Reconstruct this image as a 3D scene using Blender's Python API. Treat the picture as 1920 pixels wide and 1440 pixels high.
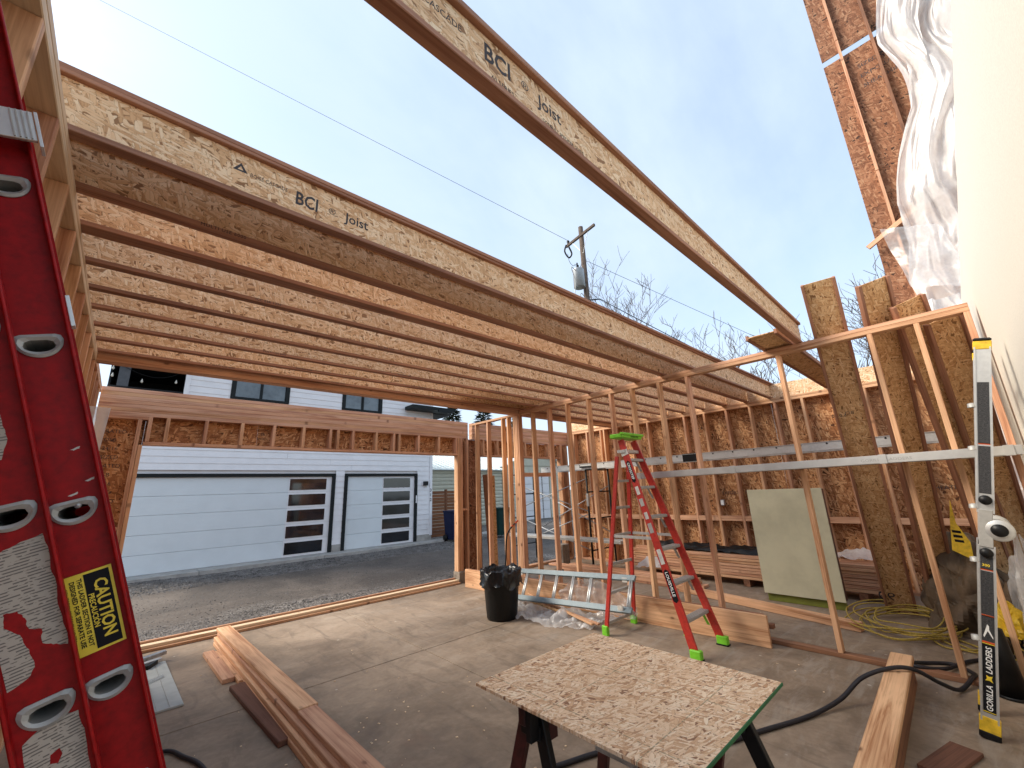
import bpy, bmesh, math, random
from mathutils import Matrix, Vector, noise as mnoise
random.seed(7)
S = bpy.context.scene
for o in list(bpy.data.objects): bpy.data.objects.remove(o)
COL = S.collection
R = math.radians

# ------------------------------------------------------------------ camera
cd = bpy.data.cameras.new('camera'); cam = bpy.data.objects.new('camera', cd); COL.objects.link(cam)
a, b, c = R(43.21987788), R(14.68410938), R(-2.32375701)
fw = Vector((math.sin(a)*math.cos(b), math.cos(a)*math.cos(b), math.sin(b)))
r0 = Vector((math.cos(a), -math.sin(a), 0)); u0 = r0.cross(fw)
rr = r0*math.cos(c)+u0*math.sin(c); uu = -r0*math.sin(c)+u0*math.cos(c)
M = Matrix.Identity(4)
for i in range(3):
    M[i][0] = rr[i]; M[i][1] = uu[i]; M[i][2] = -fw[i]
M[0][3], M[1][3], M[2][3] = 0, 0, 1.55
cam.matrix_world = M
cd.sensor_width = 36; cd.lens = 36*768.97/1920; cd.clip_start = .02; cd.clip_end = 3000
S.camera = cam

# ------------------------------------------------------------------ world, sun, exposure
SUN_EL, SUN_AZ = 39, 316         # azimuth of the sun, degrees clockwise from +Y
w = bpy.data.worlds.new('World'); S.world = w; w.use_nodes = True
nt = w.node_tree; nt.nodes.clear()
N = nt.nodes.new; Lk = nt.links.new
out = N('ShaderNodeOutputWorld'); bg = N('ShaderNodeBackground'); bg.inputs['Strength'].default_value = .12
sky = N('ShaderNodeTexSky'); sky.sky_type = 'NISHITA'; sky.sun_disc = False
sky.sun_elevation = R(SUN_EL); sky.sun_rotation = R(SUN_AZ); sky.air_density = 1.0; sky.dust_density = 1.2
tc = N('ShaderNodeTexCoord'); mp = N('ShaderNodeMapping'); mp.inputs['Scale'].default_value = (1.0, 1.0, 2.2); mp.inputs['Rotation'].default_value = (0.3, 0.2, 0.6)
nz = N('ShaderNodeTexNoise'); nz.inputs['Scale'].default_value = 1.3; nz.inputs['Detail'].default_value = 7; nz.inputs['Roughness'].default_value = .58; nz.inputs['Distortion'].default_value = .5
mp2 = N('ShaderNodeMapping'); mp2.inputs['Scale'].default_value = (1.1, 4.5, 3.0); mp2.inputs['Rotation'].default_value = (0.1, 0.5, 1.1)
nz2 = N('ShaderNodeTexNoise'); nz2.inputs['Scale'].default_value = 1.7; nz2.inputs['Detail'].default_value = 6; nz2.inputs['Roughness'].default_value = .55
ad = N('ShaderNodeMath'); ad.operation = 'ADD'
rp = N('ShaderNodeMapRange'); rp.inputs['From Min'].default_value = .72; rp.inputs['From Max'].default_value = 1.32; rp.inputs['To Min'].default_value = .56; rp.inputs['To Max'].default_value = .96
mx = N('ShaderNodeMix'); mx.data_type = 'RGBA'; mx.inputs['B'].default_value = (2.35, 2.80, 3.35, 1)
Lk(tc.outputs['Generated'], mp.inputs[0]); Lk(mp.outputs[0], nz.inputs['Vector']); Lk(tc.outputs['Generated'], mp2.inputs[0]); Lk(mp2.outputs[0], nz2.inputs['Vector'])
Lk(nz.outputs['Fac'], ad.inputs[0]); Lk(nz2.outputs['Fac'], ad.inputs[1]); Lk(ad.outputs[0], rp.inputs['Value']); Lk(rp.outputs[0], mx.inputs['Factor'])
Lk(sky.outputs[0], mx.inputs['A']); Lk(mx.outputs['Result'], bg.inputs['Color']); Lk(bg.outputs[0], out.inputs[0])
sl = bpy.data.lights.new('sun', 'SUN'); sl.energy = 2.0; sl.angle = R(26); sl.color = (1, .90, .76)
so = bpy.data.objects.new('sun', sl); COL.objects.link(so)
sd = Vector((math.sin(R(SUN_AZ))*math.cos(R(SUN_EL)), math.cos(R(SUN_AZ))*math.cos(R(SUN_EL)), math.sin(R(SUN_EL))))
so.rotation_euler = sd.to_track_quat('Z', 'Y').to_euler()
S.view_settings.view_transform = 'Standard'; S.view_settings.look = 'None'; S.view_settings.gamma = 1
S.view_settings.use_curve_mapping = False
S.view_settings.exposure = 1.55
S.render.engine = 'CYCLES'
S.cycles.max_bounces = 8; S.cycles.diffuse_bounces = 5; S.cycles.transparent_max_bounces = 12

# ------------------------------------------------------------------ materials
class Mat:
    def __init__(s, name):
        s.m = bpy.data.materials.new(name); s.m.use_nodes = True; s.t = s.m.node_tree
        s.b = s.t.nodes['Principled BSDF']; s.o = s.t.nodes['Material Output']
    def n(s, ty, **kw):
        nd = s.t.nodes.new(ty)
        for k, v in kw.items():
            if k.startswith('i_'):
                k = k[2:].replace('_', ' '); nd.inputs[int(k) if k.isdigit() else k].default_value = v
            else: setattr(nd, k, v)
        return nd
    def l(s, x, y): s.t.links.new(x, y)
    def math(s, op, x, y=None, z=None):
        nd = s.n('ShaderNodeMath', operation=op)
        for i, v in enumerate((x, y, z)):
            if v is None: continue
            if isinstance(v, (int, float)): nd.inputs[i].default_value = v
            else: s.l(v, nd.inputs[i])
        return nd.outputs[0]
    def mix(s, f, x, y, bt='MIX'):
        nd = s.n('ShaderNodeMix', data_type='RGBA', blend_type=bt)
        for k, v in (('Factor', f), ('A', x), ('B', y)):
            if isinstance(v, (int, float)): nd.inputs[k].default_value = v
            elif isinstance(v, tuple): nd.inputs[k].default_value = (*v[:3], 1)
            else: s.l(v, nd.inputs[k])
        return nd.outputs['Result']
    def ramp(s, f, stops, interp='LINEAR'):
        nd = s.n('ShaderNodeValToRGB'); cr = nd.color_ramp; cr.interpolation = interp
        while len(cr.elements) < len(stops): cr.elements.new(.5)
        for e, (p, col) in zip(cr.elements, stops):
            e.position = p; e.color = (*col, 1) if isinstance(col, tuple) else (col, col, col, 1)
        s.l(f, nd.inputs[0]); return nd.outputs[0]
    def coords(s, scale=(1, 1, 1), rot=0, rand=True):
        tc = s.n('ShaderNodeTexCoord'); v = tc.outputs['Object']
        if rand:
            oi = s.n('ShaderNodeObjectInfo'); mu = s.math('MULTIPLY', oi.outputs['Random'], 37.0)
            va = s.n('ShaderNodeVectorMath', operation='ADD'); s.l(v, va.inputs[0]); s.l(mu, va.inputs[1]); v = va.outputs[0]
        mp = s.n('ShaderNodeMapping'); mp.inputs['Scale'].default_value = scale; mp.inputs['Rotation'].default_value = (0, 0, rot)
        s.l(v, mp.inputs[0]); return mp.outputs[0]
    def noise(s, v, scale=1, detail=4, rough=.5, dist=0):
        nd = s.n('ShaderNodeTexNoise'); nd.inputs['Scale'].default_value = scale; nd.inputs['Detail'].default_value = detail
        nd.inputs['Roughness'].default_value = rough; nd.inputs['Distortion'].default_value = dist
        if v is not None: s.l(v, nd.inputs['Vector'])
        return nd.outputs['Fac']
    def bump(s, h, dist=.002, strength=.6):
        nd = s.n('ShaderNodeBump'); nd.inputs['Distance'].default_value = dist; nd.inputs['Strength'].default_value = strength
        s.l(h, nd.inputs['Height']); s.l(nd.outputs[0], s.b.inputs['Normal'])
    def col(s, x):
        if isinstance(x, tuple): s.b.inputs['Base Color'].default_value = (*x, 1)
        else: s.l(x, s.b.inputs['Base Color'])
    def rough(s, x):
        if isinstance(x, (int, float)): s.b.inputs['Roughness'].default_value = x
        else: s.l(x, s.b.inputs['Roughness'])
    def rnd(s): return s.n('ShaderNodeObjectInfo').outputs['Random']

def wood(name, light, dark, rough=.62, knots=True, wear=0.0, vary=.25):
    m = Mat(name)
    v = m.coords((1.0, 16, 16)); v2 = m.coords((.35, 60, 60))
    g = m.noise(v, 1.2, 4, .6, .8); g2 = m.noise(v2, 2.0, 3, .6)
    f = m.math('ADD', m.math('MULTIPLY', g, .72), m.math('MULTIPLY', g2, .38))
    c = m.ramp(f, [(.40, dark), (.50, tuple((x*.55+y*.45) for x, y in zip(light, dark))), (.60, light), (.72, tuple(min(.9, x*1.08) for x in light))])
    if knots:
        kv = m.n('ShaderNodeTexVoronoi', feature='F1', voronoi_dimensions='2D'); m.l(m.coords((3.4, 6.5, 1)), kv.inputs['Vector']); kv.inputs['Scale'].default_value = 1
        k = m.ramp(kv.outputs['Distance'], [(.04, 1.0), (.075, .5), (.09, .2), (.14, 0.0)])
        ks = m.n('ShaderNodeSeparateColor'); m.l(kv.outputs['Color'], ks.inputs[0]); k = m.math('MULTIPLY', m.math('MULTIPLY', k, m.math('GREATER_THAN', ks.outputs['Red'], .62)), m.math('ADD', .35, m.math('MULTIPLY', ks.outputs['Green'], .6)))
        c = m.mix(k, c, tuple(x*.42 for x in dark))
    rv = m.rnd()
    hue = m.ramp(rv, [(0, tuple(1-vary*q for q in (.9, 1.15, 1.3))), (.35, (1, .97, .94)), (.7, (1.0, .93-.05*vary, .88)), (1, (1.04, 1.04, 1.0))])
    c = m.mix(1.0, c, hue, 'MULTIPLY')
    big = m.noise(m.coords((.8, .8, .8)), 1.6, 3, .6)
    c = m.mix(m.math('MULTIPLY', m.ramp(big, [(.35, 1.0), (.62, 0.0)]), .28+wear), c, tuple(x*.8 for x in dark))
    m.col(c); m.rough(rough); m.bump(f, .0015, .35); m.b.inputs['Specular IOR Level'].default_value = .35
    return m.m

def osb(name, stops, size=1.0, rough=.7, lines=False, dens=.42, gap=(.10, .055, .025)):
    m = Mat(name)
    base = m.coords((1, 1, 1))
    wn = m.n('ShaderNodeTexNoise'); wn.inputs['Scale'].default_value = 9; wn.inputs['Detail'].default_value = 2; m.l(base, wn.inputs['Vector'])
    vm = m.n('ShaderNodeVectorMath', operation='MULTIPLY_ADD'); vm.inputs[1].default_value = (.022,)*3; m.l(wn.outputs['Color'], vm.inputs[0]); m.l(base, vm.inputs[2])
    warped = vm.outputs[0]
    cur = None; hcur = None
    lay = [(8, 9, 40), (62, 11, 52), (-38, 10, 46), (100, 13, 60), (25, 12, 50), (-72, 15, 75), (-12, 17, 85)]
    for i, (ang, sx, sy) in enumerate(lay):
        mp = m.n('ShaderNodeMapping', vector_type='TEXTURE'); mp.inputs['Rotation'].default_value = (0, 0, R(ang)); mp.inputs['Scale'].default_value = (size/sx, size/sy, 1)
        mp.inputs['Location'].default_value = (i*3.7, i*1.9, 0); m.l(warped, mp.inputs[0])
        vo = m.n('ShaderNodeTexVoronoi', feature='F1', voronoi_dimensions='2D'); vo.inputs['Scale'].default_value = 1; m.l(mp.outputs[0], vo.inputs['Vector'])
        sp = m.n('ShaderNodeSeparateColor'); m.l(vo.outputs['Color'], sp.inputs[0])
        gr = m.n('ShaderNodeTexNoise'); gr.noise_dimensions = '2D'; gr.inputs['Scale'].default_value = 1
        mg = m.n('ShaderNodeMapping', vector_type='TEXTURE'); mg.inputs['Rotation'].default_value = (0, 0, R(ang)); mg.inputs['Scale'].default_value = (1/6, 1/260, 1); m.l(base, mg.inputs[0]); m.l(mg.outputs[0], gr.inputs['Vector'])
        val = m.math('ADD', m.math('MULTIPLY', sp.outputs['Red'], .82), m.math('MULTIPLY', gr.outputs['Fac'], .26))
        edge = m.ramp(vo.outputs['Distance'], [(.36, 1.0), (.52, 0.0)])     # 1 inside, 0 near the rim
        if cur is None: cur = val; hcur = edge
        else:
            mask = m.math('MULTIPLY', m.math('GREATER_THAN', sp.outputs['Green'], 1-dens), m.math('GREATER_THAN', edge, .12))
            a1 = m.n('ShaderNodeMix', data_type='FLOAT'); m.l(mask, a1.inputs[0]); m.l(cur, a1.inputs[2]); m.l(val, a1.inputs[3]); cur = a1.outputs[0]
            a2 = m.n('ShaderNodeMix', data_type='FLOAT'); m.l(mask, a2.inputs[0]); m.l(hcur, a2.inputs[2]); m.l(edge, a2.inputs[3]); hcur = a2.outputs[0]
    c = m.ramp(cur, stops)
    c = m.mix(m.ramp(hcur, [(.08, 1.0), (.42, 0.0)]), c, gap)
    chip = m.noise(m.coords((70, 70, 70)), 1, 2, .5)
    c = m.mix(m.math('MULTIPLY', m.ramp(chip, [(.30, 1.0), (.36, 0.0)]), .6), c, gap)
    bign = m.noise(m.coords((1, 1, 1)), 1.8, 3, .6)
    c = m.mix(m.math('MULTIPLY', m.ramp(bign, [(.38, 1.0), (.62, 0.0)]), .22), c, tuple(x*.8 for x in stops[1][1]))
    if lines:
        sx = m.n('ShaderNodeSeparateXYZ'); tcn = m.n('ShaderNodeTexCoord'); m.l(tcn.outputs['Object'], sx.inputs[0])
        for ax, per in (('X', .4064), ('Y', .4064)):
            fr = m.math('ABSOLUTE', m.math('SUBTRACT', m.math('FRACT', m.math('DIVIDE', m.math('ADD', sx.outputs[ax], .11), per)), .5))
            ln = m.math('MULTIPLY', m.math('LESS_THAN', fr, .006), m.math('GREATER_THAN', chip, .45))
            c = m.mix(m.math('MULTIPLY', ln, .55), c, (.10, .13, .07))
    c = m.mix(1.0, c, m.ramp(m.rnd(), [(0, (.97, .93, .89)), (.3, (1.04, 1.0, .96)), (.6, (1.10, 1.0, .88)), (1, (1.08, 1.06, 1.04))]), 'MULTIPLY')
    m.col(c); m.rough(rough); m.bump(hcur, .0022, .7); m.b.inputs['Specular IOR Level'].default_value = .3
    return m.m

def plain(name, col, rough=.5, metal=0, nscale=12, amt=.18, bump=0, coat=0, spec=.5):
    m = Mat(name)
    f = m.noise(m.coords((1, 1, 1)), nscale, 5, .6)
    d = tuple(x*(1-amt*1.6) for x in col); l = tuple(min(1, x*(1+amt*.5)) for x in col)
    m.col(m.ramp(f, [(.3, d), (.6, col), (.8, l)])); m.b.inputs['Metallic'].default_value = metal
    m.rough(m.math('ADD', rough-.06, m.math('MULTIPLY', f, .12)))
    m.b.inputs['Coat Weight'].default_value = coat; m.b.inputs['Specular IOR Level'].default_value = spec
    if bump: m.bump(f, bump, .5)
    return m.m

FIR = wood('fir', (.76, .475, .28), (.40, .185, .085))
PALE_LIT = wood('pale_lit_fir', (.78, .63, .44), (.52, .36, .21))  # light painted into the wall plates; also plain pale wood for the chips
FIRP = wood('fir_pink', (.73, .44, .275), (.40, .175, .095))
FIRD = wood('fir_dark', (.32, .155, .085), (.12, .052, .03), wear=.2)
LVL = wood('beam_wood', (.76, .49, .335), (.44, .21, .125))
FLG = wood('flange_wood', (.40, .21, .13), (.21, .09, .052), knots=False)
REDW = wood('weathered_brown_wood', (.17, .08, .05), (.07, .03, .02), rough=.8)
CEDAR = wood('cedar', (.27, .11, .045), (.14, .05, .02))
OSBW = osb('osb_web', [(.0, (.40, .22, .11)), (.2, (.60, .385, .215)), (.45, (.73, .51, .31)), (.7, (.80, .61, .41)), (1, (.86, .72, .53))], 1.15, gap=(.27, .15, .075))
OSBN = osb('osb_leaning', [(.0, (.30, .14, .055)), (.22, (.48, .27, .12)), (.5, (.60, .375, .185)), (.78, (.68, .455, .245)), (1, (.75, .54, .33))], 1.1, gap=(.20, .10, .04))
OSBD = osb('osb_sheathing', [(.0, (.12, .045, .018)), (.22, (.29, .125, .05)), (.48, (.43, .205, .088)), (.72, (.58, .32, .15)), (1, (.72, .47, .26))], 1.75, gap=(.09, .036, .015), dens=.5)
OSBT = osb('osb_table', [(.0, (.26, .11, .055)), (.2, (.55, .33, .185)), (.42, (.74, .52, .335)), (.7, (.84, .65, .46)), (1, (.89, .76, .58))], .80, lines=True, dens=.5, gap=(.24, .12, .07))
OSBU = osb('osb_weathered', [(.0, (.09, .034, .017)), (.25, (.19, .08, .04)), (.5, (.27, .12, .062)), (.75, (.34, .17, .095)), (1, (.43, .26, .16))], 1.9, gap=(.035, .016, .01), dens=.5)
ALU = plain('aluminium', (.62, .62, .60), .42, .7, 30, .07)
ALUD = plain('dull_aluminium', (.46, .45, .42), .55, .45, 30, .12)
ALUS = plain('smooth_aluminium', (.62, .61, .58), .45, .55, 8, .08)
STEEL = plain('galvanised_steel', (.45, .46, .47), .45, .7, 30, .25)
BLK = plain('black_paint', (.010, .010, .011), .5, 0, 20, .3, spec=.3)
BLKP = plain('black_plastic', (.006, .006, .0065), .42, 0, 14, .3, bump=.001, spec=.3)
RED = plain('red_fibreglass', (.33, .004, .005), .50, 0, 60, .25, bump=.0004, spec=.22)
REDO = plain('orange_red_fibreglass', (.50, .030, .018), .42, 0, 40, .2, coat=.1)
GREEN = plain('lime_plastic', (.20, .62, .03), .4, 0, 14, .15)
YEL = plain('yellow_plastic', (.80, .52, .03), .45, 0, 20, .25)
YLAB = plain('yellow_label', (.82, .60, .04), .45, 0, 30, .12)
WLAB = plain('white_label', (.66, .63, .57), .6, 0, 20, .2)
INK = plain('black_ink', (.010, .010, .012), .7, 0, 20, .1, spec=.15)
STAMP = plain('stamp_ink', (.055, .05, .055), .8, 0, 30, .3)
WHT = plain('white_ink', (.8, .8, .78), .5, 0, 20, .05)
WPAINT = plain('white_siding_paint', (.83, .82, .83), .5, 0, 3, .05)
DOORP = plain('garage_door_paint', (.70, .75, .77), .42, 0, 2, .04)
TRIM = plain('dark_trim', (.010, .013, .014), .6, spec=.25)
GLASS = plain('dark_glass', (.018, .020, .026), .06, 0, 2, .5, spec=.8)
GLASSW = plain('window_glass', (.10, .12, .13), .04, 0, 2, .5, spec=1)
BEIGE = plain('beige_metal_siding', (.60, .58, .46), .5, 0, 3, .08)
ROOFM = plain('pale_metal_roof', (.62, .68, .68), .4, .3, 2, .08)
DROOF = plain('dark_roof', (.03, .03, .032), .8)
CONC = plain('pale_concrete', (.42, .40, .37), .85, 0, 6, .2, bump=.001)
BLOCKC = plain('concrete_block', (.30, .25, .20), .9, 0, 12, .3, bump=.002)
CREAM = plain('cream_panel', (.60, .57, .40), .45, 0, 2.5, .14)
OLIVE = plain('olive_base', (.20, .22, .03), .6, 0, 5, .25)
STUCCO = plain('white_stucco', (.74, .70, .61), .8, 0, 140, .07, bump=.0008)
TARP = plain('brown_tarp', (.125, .082, .046), .7, 0, 8, .3, bump=.002)
BLUEB = plain('blue_bin', (.012, .018, .06), .6, spec=.2)
TEAL = plain('green_bin', (.006, .035, .03), .6, spec=.2)
ROPE = plain('yellow_rope', (.50, .36, .07), .7, 0, 60, .3)
HOSE = plain('dark_hose', (.016, .014, .019), .6, 0, 50, .3)
BARK = plain('bark', (.16, .13, .115), .9, 0, 9, .3)
POLEW = plain('pole_wood', (.12, .085, .065), .9, 0, 6, .35)
NEEDLE = plain('needles', (.032, .05, .022), .8, 0, 1.5, .5)
GREYB = plain('grey_siding_offcut', (.42, .44, .42), .6, 0, 5, .15)
ORANGE = plain('orange_paint', (.70, .10, .02), .4)
BULB = plain('bulb_glass', (.75, .72, .62), .2)
BROWNH = plain('brown_house', (.07, .035, .025), .8)
MAROON = plain('maroon_paint', (.075, .012, .012), .45, 0, 25, .4)

def film(name, col=(.86, .87, .88), alpha=.5, rough=.25):
    m = Mat(name)
    for n_ in list(m.t.nodes):
        if n_ != m.o: m.t.nodes.remove(n_)
    tr = m.n('ShaderNodeBsdfTransparent'); di = m.n('ShaderNodeBsdfDiffuse'); tl = m.n('ShaderNodeBsdfTranslucent'); gl = m.n('ShaderNodeBsdfGlossy')
    di.inputs['Color'].default_value = (*col, 1); tl.inputs['Color'].default_value = (*col, 1); gl.inputs['Roughness'].default_value = rough
    x1 = m.n('ShaderNodeMixShader'); x1.inputs[0].default_value = .5; m.l(di.outputs[0], x1.inputs[1]); m.l(tl.outputs[0], x1.inputs[2])
    x2 = m.n('ShaderNodeMixShader'); x2.inputs[0].default_value = .07; m.l(x1.outputs[0], x2.inputs[1]); m.l(gl.outputs[0], x2.inputs[2])
    v = m.coords((1, 1, 1)); f = m.noise(v, 5, 4, .6)
    x3 = m.n('ShaderNodeMixShader'); m.l(m.ramp(f, [(.3, alpha-.13), (.7, min(1, alpha+.13))]), x3.inputs[0]); m.l(tr.outputs[0], x3.inputs[1]); m.l(x2.outputs[0], x3.inputs[2])
    bp = m.n('ShaderNodeBump'); bp.inputs['Distance'].default_value = .004; bp.inputs['Strength'].default_value = .5; m.l(m.noise(v, 14, 4, .6, 1.5), bp.inputs['Height'])
    for q in (di, gl, tl): m.l(bp.outputs[0], q.inputs['Normal'])
    m.l(x3.outputs[0], m.o.inputs['Surface']); return m.m
FILM = film('plastic_film', alpha=.42)
FILMF = film('floor_plastic_film', (.92, .92, .92), .50, .18)
FILMW = film('white_plastic_film', (.94, .92, .90), .80, .3)

def concrete_floor():
    m = Mat('stained_concrete'); tcn = m.n('ShaderNodeNewGeometry'); v = tcn.outputs['Position']
    def nn(sc, d=5, r=.6, dist=0):
        return m.noise(v, sc, d, r, dist)
    a1 = nn(.55, 6, .62, .6); a2 = nn(2.6, 6, .65, 1.2); a3 = nn(22, 4, .6)
    f = m.math('ADD', m.math('ADD', m.math('MULTIPLY', a1, .5), m.math('MULTIPLY', a2, .38)), m.math('MULTIPLY', a3, .14))
    c = m.ramp(f, [(.36, (.135, .094, .062)), (.46, (.20, .145, .098)), (.54, (.27, .20, .14)), (.66, (.37, .29, .215))])
    mp = m.n('ShaderNodeMapping'); mp.inputs['Scale'].default_value = (7, 1.6, 1); mp.inputs['Rotation'].default_value = (0, 0, R(37)); m.l(v, mp.inputs[0])
    scuff = m.noise(mp.outputs[0], .7, 5, .65, 1.6)
    c = m.mix(m.math('MULTIPLY', m.ramp(scuff, [(.54, 0.0), (.66, 1.0)]), .42), c, (.10, .072, .05))
    mp2 = m.n('ShaderNodeMapping'); mp2.inputs['Scale'].default_value = (1.2, 5, 1); mp2.inputs['Rotation'].default_value = (0, 0, R(-20)); m.l(v, mp2.inputs[0])
    dust = m.noise(mp2.outputs[0], 1.3, 6, .7, 1.0)
    sx = m.n('ShaderNodeSeparateXYZ'); m.l(v, sx.inputs[0])
    side = m.ramp(m.math('MULTIPLY', m.math('SUBTRACT', sx.outputs['X'], 2.0), .25), [(.0, .15), (.6, 1.0)])
    c = m.mix(m.math('MULTIPLY', m.math('MULTIPLY', m.ramp(dust, [(.50, 0.0), (.66, 1.0)]), side), .45), c, (.36, .32, .27))
    stain = nn(1.1, 3, .5, 1.5)
    c = m.mix(m.math('MULTIPLY', m.ramp(stain, [(.66, 0.0), (.74, 1.0)]), .35), c, (.17, .075, .045))
    vo = m.n('ShaderNodeTexVoronoi', feature='F1'); vo.inputs['Scale'].default_value = 3.2; m.l(v, vo.inputs['Vector'])
    c = m.mix(m.math('MULTIPLY', m.ramp(vo.outputs['Distance'], [(.035, 1.0), (.05, 0.0)]), .6), c, (.5, .46, .4))
    m.col(c); m.rough(m.ramp(a2, [(.3, .62), (.7, .85)])); m.bump(f, .004, .35); return m.m
FLOOR = concrete_floor()
def gravel_mat():
    m = Mat('gravel_ground'); g = m.n('ShaderNodeNewGeometry'); v = g.outputs['Position']
    sx = m.n('ShaderNodeSeparateXYZ'); m.l(v, sx.inputs[0])
    a1 = m.noise(v, 46, 4, .7); a2 = m.noise(v, .8, 5, .6, .5); vo = m.n('ShaderNodeTexVoronoi', feature='F1'); vo.inputs['Scale'].default_value = 38; m.l(v, vo.inputs['Vector'])
    sp = m.n('ShaderNodeSeparateColor'); m.l(vo.outputs['Color'], sp.inputs[0])
    stone = m.ramp(sp.outputs['Red'], [(0, (.05, .044, .038)), (.5, (.14, .125, .11)), (1, (.36, .335, .31))])
    dirt = m.ramp(m.math('ADD', m.math('MULTIPLY', a1, .35), m.math('MULTIPLY', a2, .65)), [(.35, (.050, .038, .030)), (.5, (.095, .073, .057)), (.66, (.15, .12, .095))])
    yw = m.math('ADD', sx.outputs['Y'], m.math('MULTIPLY', m.math('SUBTRACT', a2, .5), 1.6))
    band = m.ramp(m.math('MULTIPLY', m.math('SUBTRACT', yw, 6.5), 1/7), [(.0, .95), (.16, .7), (.24, .15), (.62, .12), (.76, .8), (1, .95)])
    c = m.mix(band, dirt, stone)
    a4 = m.noise(v, .45, 4, .6, .8); c = m.mix(m.math('MULTIPLY', m.ramp(a4, [(.42, 1.0), (.52, 0.0)]), .5), c, (.045, .036, .030))
    m.col(c); m.rough(.9); m.bump(m.math('ADD', m.math('MULTIPLY', vo.outputs['Distance'], m.math('MULTIPLY', band, 1.6)), a1), .012, .6); return m.m
GRAVEL = gravel_mat()
STONE = plain('stone_chips', (.20, .185, .175), .85, 0, 6, .6)
FAR = plain('far_ground', (.10, .10, .07), .95, 0, .3, .3)
def print_mat(name, paper, ink, sy=240, sx=18):
    m = Mat(name); v = m.coords((1, 1, 1), rand=False); s = m.n('ShaderNodeSeparateXYZ'); m.l(v, s.inputs[0])
    ln = m.math('LESS_THAN', m.math('FRACT', m.math('MULTIPLY', s.outputs['Y'], sy)), .42)
    mp = m.n('ShaderNodeMapping'); mp.inputs['Scale'].default_value = (sx*30, sy, 1); m.l(v, mp.inputs[0])
    nn = m.noise(mp.outputs[0], .5, 2, .7); wd = m.math('GREATER_THAN', nn, .47)
    m2 = m.noise(v, 55, 3, .6); 
    f = m.math('MULTIPLY', m.math('MULTIPLY', ln, wd), .85)
    c = m.mix(f, paper, ink); c = m.mix(m.math('MULTIPLY', m.ramp(m2, [(.62, 0.0), (.68, 1.0)]), .5), c, tuple(x*.6 for x in paper))
    m.col(c); m.rough(.6); return m.m
PAPER = print_mat('printed_paper', (.44, .385, .32), (.10, .085, .075), 210, 4)
DARKP = print_mat('printed_black_label', (.010, .010, .013), (.10, .10, .10), 190, 20)

# ------------------------------------------------------------------ object helpers
WM = {}
def tag(o, label=None, cat=None, group=None, kind=None):
    if label: o['label'] = label
    if cat: o['category'] = cat
    if group: o['group'] = group
    if kind: o['kind'] = kind
    return o
def link(o, parent, Mw):
    COL.objects.link(o); WM[o.name] = Mw.copy()
    if parent is not None:
        o.parent = parent; o.matrix_basis = WM[parent.name].inverted() @ Mw
    else: o.matrix_basis = Mw
    return o
def thing(name, label, cat, loc=(0, 0, 0), group=None):
    o = bpy.data.objects.new(name, None); o.empty_display_size = .2
    link(o, None, Matrix.Translation(loc)); return tag(o, label, cat, group)
def frame(p, xa, za):
    x = Vector(xa).normalized(); z = Vector(za); z = (z-x*z.dot(x)).normalized(); y = z.cross(x)
    Mm = Matrix.Identity(4)
    for i in range(3): Mm[i][0] = x[i]; Mm[i][1] = y[i]; Mm[i][2] = z[i]; Mm[i][3] = p[i]
    return Mm
MC = {}
def boxmesh(L, W, T, mat, bev=None):
    key = (round(L, 4), round(W, 4), round(T, 4), mat.name, bev)
    if key in MC: return MC[key]
    bm = bmesh.new(); bmesh.ops.create_cube(bm, size=1)
    for v in bm.verts: v.co = Vector(((v.co.x+.5)*L, v.co.y*W, v.co.z*T))
    bv = min(.003, .12*min(L, W, T)) if bev is None else bev
    if bv > 0: bmesh.ops.bevel(bm, geom=bm.edges[:], offset=bv, segments=1, affect='EDGES')
    me = bpy.data.meshes.new('box'); bm.to_mesh(me); bm.free(); me.materials.append(mat); MC[key] = me; return me
def board(name, p0, p1, up, W, T, mat, parent=None, bev=None):
    """box from p0 to p1; up = direction of its thickness T; W across"""
    p0 = Vector(p0); p1 = Vector(p1); d = p1-p0
    return link(bpy.data.objects.new(name, boxmesh(d.length, W, T, mat, bev)), parent, frame(p0, d, up))
def bar(name, lo, hi, mat, parent=None, bev=None):
    lo = Vector(lo); hi = Vector(hi); e = [hi[i]-lo[i] for i in range(3)]; c = (lo+hi)/2
    ax = sorted(range(3), key=lambda i: -e[i]); X = Vector((0, 0, 0)); X[ax[0]] = 1; Z = Vector((0, 0, 0)); Z[ax[2]] = 1
    p = c - X*e[ax[0]]/2
    return link(bpy.data.objects.new(name, boxmesh(e[ax[0]], e[ax[1]], e[ax[2]], mat, bev)), parent, frame(p, X, Z))
def meshobj(name, verts, faces, mat, parent=None, Mw=None, smooth=False):
    me = bpy.data.meshes.new(name); me.from_pydata([tuple(v) for v in verts], [], faces); me.update(); me.materials.append(mat)
    if smooth: me.polygons.foreach_set('use_smooth', [True]*len(me.polygons))
    return link(bpy.data.objects.new(name, me), parent, Mw or Matrix.Identity(4))
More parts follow.
